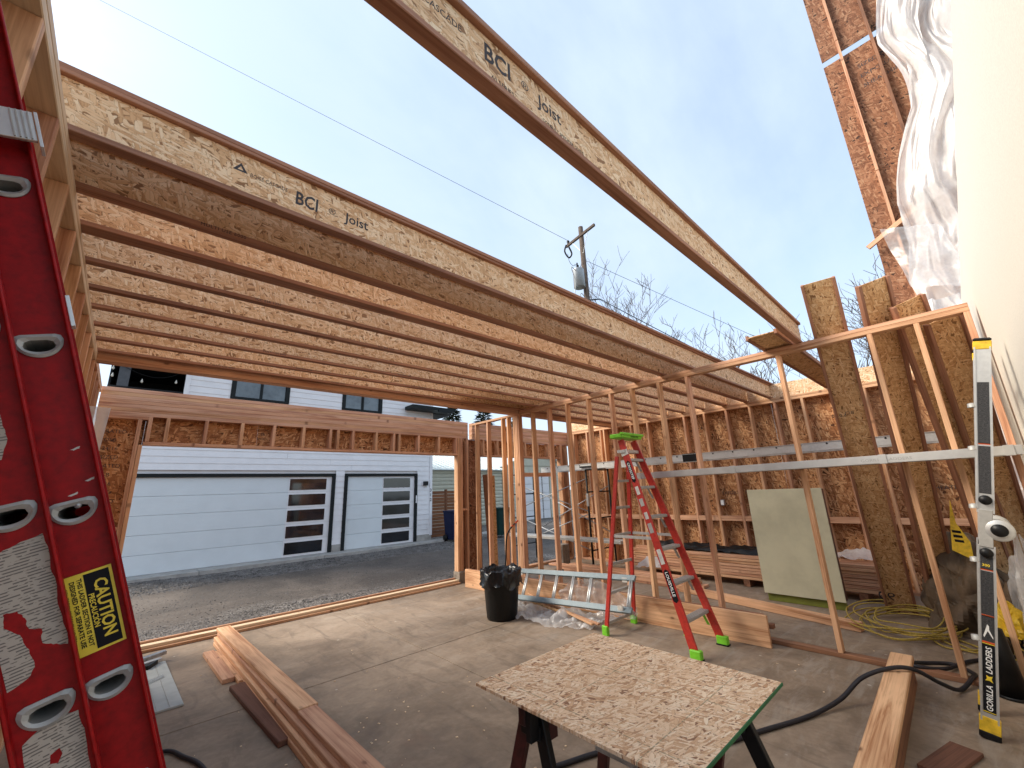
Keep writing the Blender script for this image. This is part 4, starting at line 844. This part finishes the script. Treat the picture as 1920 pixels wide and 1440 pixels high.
# ------------------------------------------------------------------ strand board table on two sawhorses
tag(board('table_top_board', (1.255, 1.17, .745), (2.105, 1.17, .745), (0, 0, 1), .945, .011, OSBT, bev=0), 'square strand board sheet laid as a work table with one green edge', 'board')
GE = plain('green_edge_paint', (.01, .12, .035), .6); te = bpy.data.objects['table_top_board']
bar('painted_edge', (1.258, .693, .740), (2.102, .697, .7505), GE, te, bev=0)
def sawhorse(label, x0, x1, y):
    t = thing('sawhorse', label, 'sawhorse', ((x0+x1)/2, y, 0))
    bar('beam', (x0, y-.018, .63), (x1, y+.020, .737), MAROON, t); bar('side_plate', (x0+.002, y-.05, .58), (x0+.05, y-.019, .735), BLK, t); bar('side_plate', (x0+.10, y-.06, .56), (x0+.15, y-.019, .70), MAROON, t)
    for xx in (x0+.07, x1-.07):
        for sg in (-1, 1):
            l_ = board('leg', (xx, y+sg*.03, .66), (xx+(.12 if xx > (x0+x1)/2 else -.02), y+sg*.23, .02), (1, 0, 0), .06, .03, MAROON if sg > 0 else BLK, t); board('foot', (xx+(.12 if xx > (x0+x1)/2 else -.02), y+sg*.23, .03), (xx+(.12 if xx > (x0+x1)/2 else -.02), y+sg*.245, .0), (1, 0, 0), .07, .04, BLKP, l_)
        board('bracket', (xx-.01, y-.055, .60), (xx-.01, y+.055, .60), (0, 0, 1), .03, .05, BLK, t)
        board('cross_brace', (xx, y-.16, .26), (xx, y+.16, .26), (1, 0, 0), .03, .004, STEEL, t)
    return t
sawhorse('dark red sawhorse under the far side of the strand board table', 1.33, 2.06, 1.44); sawhorse('dark red sawhorse under the near side of the strand board table', 1.33, 2.06, .88)

# ------------------------------------------------------------------ hoses, rope, debris behind partition
hs = thing('air_hose', 'thick dark hose snaking over the doubled timber and under the table', 'hose', (3.6, .9, 0))
tube('hose', spline([(2.05, 1.96, .015), (2.42, 1.80, .015), (2.75, 1.45, .015), (3.25, 1.22, .014), (3.62, 1.06, .015), (3.92, .94, .05), (4.12, .83, .15), (4.25, .68, .212), (4.36, .56, .205), (4.52, .45, .10), (4.72, .37, .02), (4.95, .30, .05), (5.15, .30, .02), (5.3, .42, .015), (5.2, .58, .015), (5.02, .66, .045), (4.95, .60, .05), (5.1, .45, .03), (5.5, .30, .015), (6.0, -.1, .015)], 8), .014, HOSE, hs, 10)
tag(tube('air_hose', spline([(.2, 3.9, .015), (.44, 3.9, .015), (.53, 3.72, .015), (.60, 3.5, .015), (.64, 3.0, .015)], 8), .012, HOSE), 'short visible run of dark hose at the foot of the red ladder', 'hose')
rp_ = thing('rope_coil', 'loose coil of yellow rope on the floor beneath the leaning joists', 'rope', (6.3, .8, 0)); rd = random.Random(11)
for k in range(9):
    pts = []; cx, cy = 6.35+rd.uniform(-.12, .12), .78+rd.uniform(-.08, .08); ra, rb = rd.uniform(.38, .62), rd.uniform(.28, .46); ph_ = rd.uniform(0, 6)
    for i in range(40): an = ph_+6.28*i/36; pts.append((cx+ra*math.cos(an)*(1+.08*math.sin(3*an+k)), cy+rb*math.sin(an)*(1+.1*math.sin(2*an+k)), .012+.012*k+.02*abs(math.sin(2*an+k))))
    tube('rope_turn', pts, .007, ROPE, rp_, 6)
for k in range(4):
    tube('rope_turn', spline([(6.0+.1*k, .6, .02), (5.75, .45-.12*k, .015), (5.9, .2-.05*k, .02+.1*(k == 2)), (6.3, .1, .02), (6.5, .5, .03)], 8), .007, ROPE, rp_, 6)
def lump(name, c, rx, ry, rz, mat, seed, label, cat, n=40, amp=.3):
    rd = random.Random(seed); ph = [rd.uniform(0, 6.28) for _ in range(6)]; vs, fs = [], []
    for j in range(n+1):
        th = math.pi/2*j/n*1.0
        for i in range(2*n):
            an = math.pi*i/n; q = 1+amp*(math.sin(3*an+ph[0]+2*th)*.4+abs(math.sin(5*an+ph[1]-3*th))*.5-.3+.22*math.sin(11*an+ph[2]+5*th))
            dd = mnoise.voronoi(Vector((math.cos(an)*math.sin(th)*2.2, math.sin(an)*math.sin(th)*2.2, math.cos(th)*2.2+seed)))[0]; q = .55*q+.45+amp*1.3*((dd[1]-dd[0])-.3)
            vs.append((rx*math.cos(an)*math.sin(th+.05)*q, ry*math.sin(an)*math.sin(th+.05)*q, max(.002, rz*math.cos(th)*(.75+.25*q+amp*.4*math.sin(4*an+ph[3])))))
    for j in range(n):
        for i in range(2*n): i2 = (i+1) % (2*n); fs.append((j*2*n+i, (j+1)*2*n+i, (j+1)*2*n+i2, j*2*n+i2))
    return tag(meshobj(name, vs, fs, mat, None, Matrix.Translation(c)), label, cat)
lump('canvas_tarp', (6.75, .22, 0), .50, .42, .85, TARP, 41, 'rumpled brown canvas tarp heaped right of the leaning joists', 'tarp')
lump('canvas_tarp', (6.25, -.02, 0), .34, .26, .50, TARP, 42, 'smaller dark fold of canvas at the front of the heap', 'tarp')
yb = thing('yellow_sack', 'pointed yellow packaging with black bars standing in the canvas heap', 'packaging', (6.7, .25, .7))
My = plane_m((6.3, .25, .86), (.25, -1, 0), (.1, 0, 1)); flat('sheet', [(-.02, -.06), (.07, -.12), (.115, -.14), (.13, .02), (.07, .20), (.08, .43), (.03, .22)], YEL, My, yb, .004)
for k in range(3): flat('print', [(.02, .02+k*.045), (.085, .01+k*.045), (.085, .035+k*.045), (.02, .045+k*.045)], INK, My @ Matrix.Translation((0, 0, .003)), yb, .001)
bc = thing('black_drain_cone', 'black tapered plastic piece standing right of the silver ladder foot', 'plastic cone', (4.93, .08, 0))
lathe('cone', [(0, .44), (.042, .44), (.055, .30), (.085, .01), (0, .01)], BLKP, bc, (4.86, .11, .0), 20); lathe('base', [(.09, 0), (.10, .012), (.088, .02)], BLKP, bc, (4.86, .11, 0), 20)
for k, (c_, s_) in enumerate((((5.9, -.16, 0), (.5, .16, .75)), ((5.35, -.17, 0), (.25, .12, .95)))):
    lump('plastic_heap', c_, *s_, FILM, 50+k, ('heap of clear plastic sheeting against the white wall behind the silver ladder', 'taller clear plastic bundle right behind the end stud')[k], 'plastic sheeting', 20, .3)
YL2 = lump('yellow_bag', (5.6, .02, .25), .16, .12, .22, YEL, 55, 'crumpled yellow bag between silver ladder and last stud', 'bag', 14, .35)
for k in range(5): tag(tube('cable', spline([(5.7+.1*k, .1, .35-.04*k), (5.5, .02-.03*k, .15), (5.9, -.05, .30), (6.2, .05*k, .12)], 6), .006, (BLK, ROPE)[k % 2]), ('black cable tangled above the others behind the silver ladder', 'yellow cord tangled behind the silver ladder, uppermost', 'middle black cable in the tangle behind the silver ladder', 'lower yellow cord in the tangle behind the silver ladder', 'lowest black cable in the tangle behind the silver ladder')[k], 'cable')

# ------------------------------------------------------------------ scaffold and ladder-plank
sc = thing('scaffold', 'black tubular scaffold with crossed braces in the far corner room', 'scaffold', (7.4, 6.3, 0))
for yy, xa, xb in ((5.37, 7.05, 7.84), (7.40, 6.80, 7.55)):
    for xx in (xa, xb):
        tube('post', [(xx, yy, 0), (xx, yy, 1.96)], .021, BLK, sc, 10)
    for zz in (.35, .95, 1.48, 1.93): tube('cross_bar', [(xa, yy, zz), (xb, yy, zz)], .014, BLK, sc, 8)
    bar('collar', (xa-.026, yy-.026, 1.2), (xa+.026, yy+.026, 1.45), ALUD, sc)
for xa, xb in ((7.05, 6.80), (7.84, 7.55)):
    for z0, z1 in (((.35, 1.05), (1.1, 1.75)) if xa < 7.5 else ((.6, 1.6),)):
        tube('brace', [(xa, 5.37, z0), (xb, 7.40, z1)], .011, STEEL, sc, 6); tube('brace', [(xa, 5.37, z1), (xb, 7.40, z0)], .011, STEEL, sc, 6)
bar('platform_edge', (6.95, 5.15, 1.97), (7.9, 5.45, 2.0), BLK, sc)
lp = thing('long_ladder', 'long aluminium ladder laid level on the scaffold along the right wall', 'ladder', (7.2, 3, 1.95))
for xx in (7.02, 7.42):
    board('rail', (xx, 6.6, 2.005-.01), (xx, -.25, 1.985), (1, 0, 0), .115, .03, ALU, lp)
    board('rail_flange', (xx-.016, 6.6, 2.052), (xx-.016, -.25, 2.042), (0, 0, 1), .02, .006, ALU, lp, bev=0)
for k in range(22): tube('rung', [(7.02, 6.4-k*.305, 2.0), (7.42, 6.4-k*.305, 2.0)], .015, ALUD, lp, 8); lathe('rivet', [(0, .022), (.012, .019), (.013, .012)], BLK, lp, (7.02, 6.4-k*.305, 2.02), 8, Matrix.Rotation(-math.pi/2, 4, 'Y'))
bar('rubber_wrap', (6.995, 2.98, 1.925), (7.04, 3.25, 2.06), BLKP, lp)
tag(board('aluminium_plank', (6.60, 7.3, .62), (6.75, 4.4, .60), (0, 0, 1), .30, .05, ALUD), 'low aluminium plank crossing behind the partition near the scaffold', 'plank')
tag(bar('timber', (6.35, 6.75, 1.86), (7.55, 6.79, 1.95), FIRP), 'short timber resting on the outer scaffold frame, chain hanging from it', 'timber')
ch = thing('hanging_chain', 'steel chain hanging from the outer scaffold timber', 'chain', (7.15, 6.74, 1.86))
for k in range(26):
    z = 1.85-.036*k; vs, fs = [], []; pts = [(.013*math.cos(t_*.785)*(k % 2), .013*math.cos(t_*.785)*(1-k % 2), .024*math.sin(t_*.785)) for t_ in range(9)]
    tube_geo(pts, .004, 5, vs, fs, False); meshobj('chain_link', vs, fs, BLK, ch, Matrix.Translation((7.15, 6.73, z)), True)
tag(board('leaning_offcut', (5.35, 6.35, 0), (4.98+.12, 6.1, 1.85), (0, 1, 0), .14, .03, OSBN), 'strand board offcut leaning behind the first partition studs', 'board')
tag(board('leaning_board', (5.45, 6.5, 0), (5.28, 6.46, 1.9), (0, 1, 0), .20, .02, FIRD), 'brown board upright behind the first partition studs by the alley', 'board')
tag(bar('concrete_block', (7.0, 6.1, 0), (7.22, 6.3, .42), BLOCKC), 'grey concrete block stack under the low aluminium plank', 'block')

# ------------------------------------------------------------------ house across the alley
HY = 13.1
h = thing('white_house', 'white sided two storey house with two garage doors across the gravel alley', 'house', (4, HY+3, 0))
bar('core', (-.62, HY+.06, -.05), (8.14, HY+7, 4.25), WPAINT, h, bev=0); bar('core', (.90, HY+.06, 4.26), (8.14, HY+7, 7.2), WPAINT, h, bev=0)
for fx0, fx1 in ((-.62, -.32), (4.77, 5.03), (7.57, 8.15)): bar('foundation', (fx0, HY-.012, -.06), (fx1, HY+.058, .24), CONC, h, bev=0)
doors = [(-.22, 4.66, 2.21, 3.50, 4.50), (5.13, 7.47, 2.21, 6.33, 7.30)]
LH = .165; z = .24; row = 0
def segs(z0, z1):
    xs = [(-.62, 8.06)]
    cuts = []
    for (x0, x1, zt, _, _) in doors:
        if z0 < zt+.09: cuts.append((x0-.10, x1+.10))
    for (x0, x1, zb) in ((1.86, 3.20, 4.30), (4.86, 6.10, 4.30)):
        if z1 > zb: cuts.append((x0-.06, x1+.06))
    if z1 > 4.26: cuts.append((-.7, .90))
    for c0, c1 in cuts:
        nx = []
        for s0, s1 in xs:
            if c1 <= s0 or c0 >= s1: nx.append((s0, s1)); continue
            if c0 > s0+.02: nx.append((s0, c0))
            if c1 < s1-.02: nx.append((c1, s1))
        xs = nx
    return xs
while z < 5.3:
    for s0, s1 in segs(z, z+LH):
        parts = [(s0, s1)]
        if s1-s0 > 4: cx = s0+random.uniform(.3, .7)*(s1-s0); parts = [(s0, cx-.002), (cx+.002, s1)]
        for q0, q1 in parts:
            L = q1-q0; me_key = ('sid', round(L, 3))
            if me_key not in MC:
                vs_ = [(0, 0, 0), (L, 0, 0), (0, .026, 0), (L, .026, 0), (0, .014, LH+.01), (L, .014, LH+.01), (0, .026, LH+.01), (L, .026, LH+.01)]
                me = bpy.data.meshes.new('siding'); me.from_pydata(vs_, [], [(0, 1, 5, 4), (0, 2, 3, 1), (4, 5, 7, 6), (0, 4, 6, 2), (1, 3, 7, 5), (2, 6, 7, 3)]); me.materials.append(WPAINT); MC[me_key] = me
            link(bpy.data.objects.new('siding_board', MC[me_key]), h, Matrix.Translation((q0, HY-.002+(row % 2)*.0003, z)))
    z += LH; row += 1
bar('corner_trim', (8.065, HY-.03, .20), (8.165, HY+.055, 5.3), WPAINT, h); bar('corner_trim', (.80, HY-.032, 4.27), (.90, HY+.055, 5.3), WPAINT, h)
for (x0, x1, zt, wx0, wx1) in doors:
    g_ = thing_parent = link(bpy.data.objects.new('garage_door', None), h, Matrix.Translation(((x0+x1)/2, HY, .05)))
    n_ = 5; ph_ = (zt-.055)/n_
    for k in range(n_):
        z0 = .05+k*ph_; z1 = z0+ph_-.006
        bar('door_panel', (x0+.0, HY+.028, z0), (wx0-.03, HY+.055, z1), DOORP, g_); bar('window_frame', (wx0-.028, HY+.026, z0), (x1, HY+.054, z1), WPAINT, g_)
        bar('window_pane', (wx0+.0, HY+.012, z0+.062), (wx1, HY+.024, z1-.055), GLASS, g_, bev=.002)
    f_ = link(bpy.data.objects.new('door_frame', None), h, Matrix.Translation((x0, HY, 0)))
    bar('jamb', (x0-.092, HY-.04, .046), (x0-.002, HY+.05, zt+.0), TRIM, f_); bar('jamb', (x1+.002, HY-.04, .046), (x1+.092, HY+.05, zt+.0), TRIM, f_); bar('head', (x0-.092, HY-.042, zt+.002), (x1+.092, HY+.05, zt+.085), TRIM, f_)
bar('keypad', (7.50, HY-.052, 1.30), (7.54, HY-.041, 1.55), WPAINT, h)
wl = bar('wall_lamp', (7.80, HY-.13, 1.88), (7.94, HY-.005, 2.02), BLK, h); lathe('bulb', [(0, -.06), (.025, -.05), (.03, -.02), (.02, 0)], BULB, wl, (7.88, HY-.075, 1.88), 12)
for k, d_ in enumerate('312'): text('house_number', d_, .15, INK, plane_m((8.10, HY-.031, 1.66-.16*k), (1, 0, 0), (0, 0, 1)), h, 'CENTER', 1, .002, depth=.004)
for (x0, x1, zb) in ((1.86, 3.20, 4.30), (4.86, 6.10, 4.30)):
    w_ = bar('window', (x0+.05, HY+.03, zb+.05), (x1-.05, HY+.045, 5.2), GLASSW, h)
    for lo, hi in (((x0-.055, HY-.03, zb-.0), (x0+.05, HY+.05, 5.25)), ((x1-.05, HY-.03, zb), (x1+.055, HY+.05, 5.25)), ((x0+.052, HY-.03, zb), (x1-.052, HY+.05, zb+.06)), (((x0+x1)/2-.03, HY-.02, zb+.062), ((x0+x1)/2+.03, HY+.05, 5.2))): bar('window_frame', lo, hi, TRIM, w_)
# covered deck
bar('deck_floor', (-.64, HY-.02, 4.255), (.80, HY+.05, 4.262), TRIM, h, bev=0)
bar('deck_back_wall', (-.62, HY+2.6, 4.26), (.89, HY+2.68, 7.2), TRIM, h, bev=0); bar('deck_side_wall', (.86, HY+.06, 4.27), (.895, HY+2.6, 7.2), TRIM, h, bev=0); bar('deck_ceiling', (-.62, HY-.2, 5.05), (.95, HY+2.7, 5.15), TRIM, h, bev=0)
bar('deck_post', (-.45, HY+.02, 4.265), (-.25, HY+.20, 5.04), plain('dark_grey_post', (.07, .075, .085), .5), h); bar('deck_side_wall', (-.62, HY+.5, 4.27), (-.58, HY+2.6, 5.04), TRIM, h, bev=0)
bar('deck_railing', (-.60, HY-.01, 4.30), (.78, HY+.02, 4.33), BLK, h)
slg = thing('string_lights', 'string of round bulbs hung under the dark deck ceiling of the white house', 'string lights', (0, HY+.1, 4.9))
tube('cord', spline([(-.60, HY-.02, 4.95), (-.2, HY, 4.72), (.2, HY, 4.62), (.55, HY, 4.72), (.8, HY, 4.95)], 6), .006, BLK, slg, 5)
for x_, z_ in ((-.56, 4.78), (-.55, 4.60), (-.02, 4.53), (.62, 4.60)):
    b_ = lathe('bulb', [(0, -.05), (.022, -.035), (.026, -.01), (.012, .02), (.008, .05)], BULB, slg, (x_, HY-.01, z_-.03), 10)
bar('side_eave', (7.0, HY-.6, 4.50), (8.75, HY-.002-.03, 4.62), TRIM, h); bar('side_eave', (8.17, HY-.03, 4.48), (8.95, HY+3, 4.60), DROOF, h); bar('gutter', (8.0, HY-.70, 4.42), (8.6, HY-.6, 4.52), TRIM, h)
meshobj('roof', [(-1.2, HY-.6, 7.2), (8.8, HY-.6, 7.2), (8.8, HY+7.4, 7.2), (-1.2, HY+7.4, 7.2), (-1.2, HY+3.4, 9.2), (8.8, HY+3.4, 9.2)], [(0, 1, 5, 4), (2, 3, 4, 5), (0, 4, 3), (1, 2, 5), (0, 3, 2, 1)], DROOF, h)

# fence, bins
fe = thing('wooden_fence', 'brown horizontal board gate fence beside the white house', 'fence', (9, 13.6, 0))
for k in range(14):
    for x0, x1 in ((8.26, 9.02), (9.12, 10.0)): bar('board', (x0, 13.55-.01*(k % 2), .06+k*.116), (x1, 13.58, .06+k*.116+.104), CEDAR, fe)
for x0 in (8.19, 9.03, 10.0): bar('post', (x0, 13.53, .0), (x0+.085, 13.61, 1.73), CEDAR, fe)
def wbin(label, x, y, mat):
    t = thing('wheeled_bin', label, 'bin', (x, y, 0))
    vs_ = [(-.22, -.22, .06), (.22, -.22, .06), (.22, .22, .06), (-.22, .22, .06), (-.28, -.30, .95), (.28, -.30, .95), (.28, .28, .95), (-.28, .28, .95)]
    meshobj('body', vs_, [(0, 1, 5, 4), (1, 2, 6, 5), (2, 3, 7, 6), (3, 0, 4, 7), (0, 3, 2, 1), (4, 5, 6, 7)], mat, t, Matrix.Translation((x, y, 0)))
    bar('lid', (x-.30, y-.33, .952), (x+.30, y+.31, 1.0), mat, t, bev=.015); tube('handle', [(x-.24, y+.33, .93), (x+.24, y+.33, .93)], .015, mat, t)
    for s_ in (-1, 1): lathe('wheel', [(0, .03), (.11, .03), (.11, -.03), (0, -.03)], BLKP, t, (x+s_*.26, y+.18, .11), 16, Matrix.Rotation(math.pi/2, 4, 'Y'))
wbin('dark blue wheeled bin standing in the alley by the brown fence', 8.62, 12.35, BLUEB); wbin('dark green wheeled bin seen between the partition studs', 10.35, 12.0, TEAL)

# beige shed and second garage
sh = thing('metal_shed', 'low beige metal shed with pale ribbed roof behind the brown fence', 'shed', (12, 18, 0))
bar('wall_core', (9.2, 17.05, -.05), (14.9, 21, 2.72), BEIGE, sh, bev=0)
for k in range(15): 
    z0 = .02+k*.18; meshobj('siding_board', [(9.15, 17.0, z0), (14.95, 17.0, z0), (14.95, 16.985, z0+.09), (9.15, 16.985, z0+.09), (9.15, 17.045, z0+.16), (14.95, 17.045, z0+.16)], [(0, 1, 2, 3), (3, 2, 5, 4)], BEIGE, sh)
meshobj('roof', [(9.0, 16.8, 2.70), (15.1, 16.8, 2.70), (15.1, 21.5, 4.15), (9.0, 21.5, 4.15), (9.0, 16.8, 2.66), (15.1, 16.8, 2.66)], [(0, 1, 2, 3), (0, 4, 5, 1)], ROOFM, sh)
for k in range(20): board('roof_rib', (9.1+k*.31, 16.79, 2.712), (9.1+k*.31, 21.5, 4.162), (0, 0, 1), .03, .025, ROOFM, sh, bev=0)
g2 = thing('second_garage', 'small beige gabled garage with a white roller door seen between studs', 'garage', (17.4, 18, 0))
bar('wall_core', (15.3, 17.05, -.05), (19.8, 22, 2.95), BEIGE, g2, bev=0)
for k in range(17):
    z0 = .02+k*.172; meshobj('siding_board', [(15.25, 17.0, z0), (16.15, 17.0, z0), (16.15, 17.035, z0+.165), (15.25, 17.035, z0+.165)], [(0, 1, 2, 3)], BEIGE, g2); meshobj('siding_board', [(18.75, 17.0, z0), (19.85, 17.0, z0), (19.85, 17.035, z0+.165), (18.75, 17.035, z0+.165)], [(0, 1, 2, 3)], BEIGE, g2)
meshobj('gable', [(15.2, 17.0, 2.95), (19.9, 17.0, 2.95), (17.55, 17.0, 3.95)], [(0, 1, 2)], BEIGE, g2)
meshobj('roof', [(15.0, 16.75, 2.88), (17.55, 16.75, 4.08), (17.55, 22.3, 4.08), (15.0, 22.3, 2.88), (20.1, 16.75, 2.88), (20.1, 22.3, 2.88)], [(0, 1, 2, 3), (1, 4, 5, 2)], ROOFM, g2)
gd2 = link(bpy.data.objects.new('roller_door', None), g2, Matrix.Translation((17.4, 17, 0)))
for k in range(5): bar('door_panel', (16.25, 16.985, .0+k*.48), (18.65, 17.045, .0+k*.48+.465), WPAINT, gd2)
dh = thing('dark_house', 'dark brown house gable with white rake board behind the metal shed', 'house', (13, 26, 0))
bar('wall', (8.5, 25, 0), (17, 31, 4.4), BROWNH, dh, bev=0); meshobj('roof', [(8.0, 24.6, 4.3), (17.5, 24.6, 4.3), (12.7, 24.6, 6.6), (8.0, 31.5, 4.3), (17.5, 31.5, 4.3), (12.7, 31.5, 6.6)], [(0, 1, 2), (0, 2, 5, 3), (2, 1, 4, 5)], BROWNH, dh)
board('rake_board', (12.7, 24.55, 6.62), (17.6, 24.55, 4.27), (0, 1, 0), .22, .05, WPAINT, dh)

# ------------------------------------------------------------------ pole, wires
pp = thing('utility_pole', 'weathered utility pole with crossarm and grey transformer beyond the joists', 'utility pole', (16.7, 11.5, 0))
PP = Vector((16.65, 11.65, 0))
tube('pole', [PP, PP+Vector((0, 0, 15.6))], [.20, .13], POLEW, pp, 14)
ca, cbb = PP+Vector((.04, 1.12, 14.95)), PP+Vector((-.26, -1.08, 15.05))
board('crossarm', ca, cbb, (0, 0, 1), .11, .14, POLEW, pp)
for t, s_ in ((.78, 1), (.2, 1)): board('arm_brace', ca.lerp(cbb, t), PP+Vector((-.1, -.1, 13.9)), (0, 1, 0), .03, .01, STEEL, pp, bev=0)
lathe('transformer', [(0, 0), (.27, .0), (.30, .02), (.30, 1.0), (.31, 1.03), (.27, 1.07), (0, 1.10)], STEEL, pp, PP+Vector((-.50, .05, 11.75)), 24)
for dx, dy in ((-.62, .0), (-.40, .1)): lathe('bushing', [(.0, .34), (.03, .30), (.05, .24), (.03, .2), (.055, .14), (.03, .1), (.05, .0)], BLK, pp, PP+Vector((dx, dy, 12.84)), 10)
lathe('insulator', [(0, .25), (.05, .22), (.09, .14), (.05, .08), (.07, 0)], BLK, pp, ca.lerp(cbb, .08)+Vector((0, 0, .08)), 10)
bar('bracket', tuple(PP+Vector((-.22, -.06, 12.0))), tuple(PP+Vector((-.1, .06, 12.7))), STEEL, pp)
tube('fuse_cutout', spline([PP+Vector((-.9, .4, 14.3)), PP+Vector((-1.0, .45, 13.9)), PP+Vector((-.75, .4, 13.6)), PP+Vector((-.6, .3, 13.85)), PP+Vector((-.75, .35, 14.25))], 5), .045, BLK, pp, 6)
tube('jumper_wire', spline([PP+Vector((-.95, .3, 13.7)), PP+Vector((-1.0, .2, 13.2)), PP+Vector((-.85, .1, 12.95)), PP+Vector((-.62, 0, 13.1))], 6), .012, BLK, pp, 5)
tube('jumper_wire', spline([PP+Vector((-.70, 0, 12.6)), PP+Vector((-1.15, 0, 12.7)), PP+Vector((-.9, 0, 12.0)), PP+Vector((-1.05, 0, 11.0)), PP+Vector((-.8, 0, 10.8)), PP+Vector((-.5, 0, 11.4)), PP+Vector((-.2, 0, 11.3))], 6), .02, ALUD, pp, 5)
tube('bracket_wire', spline([PP+Vector((-.9, 0, 10.8)), PP+Vector((-.5, 0, 10.9)), PP+Vector((-.3, 0, 10.2)), PP+Vector((-.15, 0, 10.7))], 6), .03, BLK, pp, 5)
tube('service_arm', [PP+Vector((.1, 0, 11.2)), PP+Vector((.75, -.3, 11.35))], .035, BLK, pp, 6)
def wire(label, A, B, sag, r_):
    A = Vector(A); B = Vector(B); n = 24
    tag(tube('power_line', [A.lerp(B, k/n)-Vector((0, 0, sag*4*(k/n)*(1-k/n))) for k in range(n+1)], r_, BLK, None, 5), label, 'wire')
ins = ca.lerp(cbb, .08)+Vector((0, 0, .3))
wire('thin overhead wire running from the pole toward the upper left sky', ins, (-9.1, 37.5, 39.3), .0, .011)
wire('thin overhead wire leaving the pole to the right behind the bare tree', PP+Vector((.1, 0, 13.6)), (31.7, 2.8, 6.6), .0, .011)
wire('heavier service cable running down right from the pole', PP+Vector((.75, -.3, 11.35)), (30.7, 2.0, 2.9), .2, .022)

# ------------------------------------------------------------------ trees
def bare_tree(label, base, H, seed, spread=.5, r0=.13, levels=6, lean=(0, 0)):
    rd = random.Random(seed); t = thing('bare_tree', label, 'tree', base); vs, fs = [], []; vt, ft_ = [], []
    def grow(p, d, L, r_, lv):
        n = 4; pts = [p]; rad = [r_]
        for k in range(n):
            d = (d+Vector((rd.uniform(-1, 1), rd.uniform(-1, 1), rd.uniform(-.3, .6)))*.13).normalized(); p = p+d*L/n; pts.append(p); rad.append(r_*(1-.4*(k+1)/n))
        tube_geo(pts, rad, 6 if lv < 2 else (4 if lv < 4 else 3), vt if lv == 0 else vs, ft_ if lv == 0 else fs, False)
        if lv >= levels: return
        for k in range(rd.choice((2, 3, 3)) if lv else 4):
            ax = Vector((rd.uniform(-1, 1), rd.uniform(-1, 1), rd.uniform(-.1, .9))).normalized(); q = pts[rd.choice((2, 3, 4, 4))]
            grow(q, (d*(1-spread)+ax*spread*1.1).normalized(), L*rd.uniform(.58, .82), max(.013, rad[-1]*rd.uniform(.6, .8)), lv+1)
    grow(Vector((0, 0, 0)), Vector((lean[0], lean[1], 1)).normalized(), H*.33, r0, 0)
    meshobj('trunk', vt, ft_, BARK, t, Matrix.Translation(base), True); meshobj('crown', vs, fs, BARK, t, Matrix.Translation(base), True)
bare_tree('tall bare tree right of the utility pole, seen between joists', (21.3, 9.9, 0), 16.5, 5, .5, .16, 6)
bare_tree('slender bare tree just right of the utility pole', (19.5, 10.6, 0), 9.6, 19, .5, .10, 5)
bare_tree('dense bare tree behind the leaning joists', (24.5, 3.2, 0), 11.0, 8, .5, .16, 6)
bare_tree('bare tree rising behind the tall boards at the right', (27, 1.6, 0), 13.0, 14, .48, .16, 6)
bare_tree('low bare tree showing above the right wall rim', (18.5, 6.4, 0), 7.6, 23, .52, .11, 6)
def conifer(label, base, H, W_, seed):
    rd = random.Random(seed); t = thing('conifer_tree', label, 'tree', base); tube('trunk', [base, (base[0], base[1], H)], [.22, .03], BARK, t, 8); vs, fs = [], []
    n = 2600
    for _ in range(n):
        z = H*(.15+.85*rd.random()**.8); rmax = W_*(1-z/H)**.75*rd.uniform(.55, 1.1); an = rd.uniform(0, 6.28); rr_ = rmax*rd.random()**.4; c0 = Vector((rr_*math.cos(an), rr_*math.sin(an), z-.25*rr_)); s_ = rd.uniform(.14, .34)
        dv = Vector((math.cos(an), math.sin(an), rd.uniform(-.5, .3))).normalized(); sd_ = dv.cross(Vector((rd.uniform(-.5, .5), rd.uniform(-.5, .5), 1))).normalized(); b_ = len(vs)
        vs += [c0-sd_*s_*.35, c0+dv*s_*1.3, c0+sd_*s_*.35, c0-dv*s_*.3+Vector((0, 0, -.05))]; fs.append((b_, b_+1, b_+2, b_+3))
    meshobj('crown', vs, fs, NEEDLE, t, Matrix.Translation(base))
conifer('dark conifer just right of the white house roof', (19.4, 28, 0), 9.4, 2.6, 2); conifer('dark conifer behind the far end of the drop beam', (24.3, 30, 0), 10.0, 3.2, 3)
conifer('dark conifer seen above the header between partition studs', (28.5, 30, 0), 9.0, 2.8, 4); conifer('low conifer behind the metal shed roof', (15.2, 29, 0), 7.0, 2.2, 6)
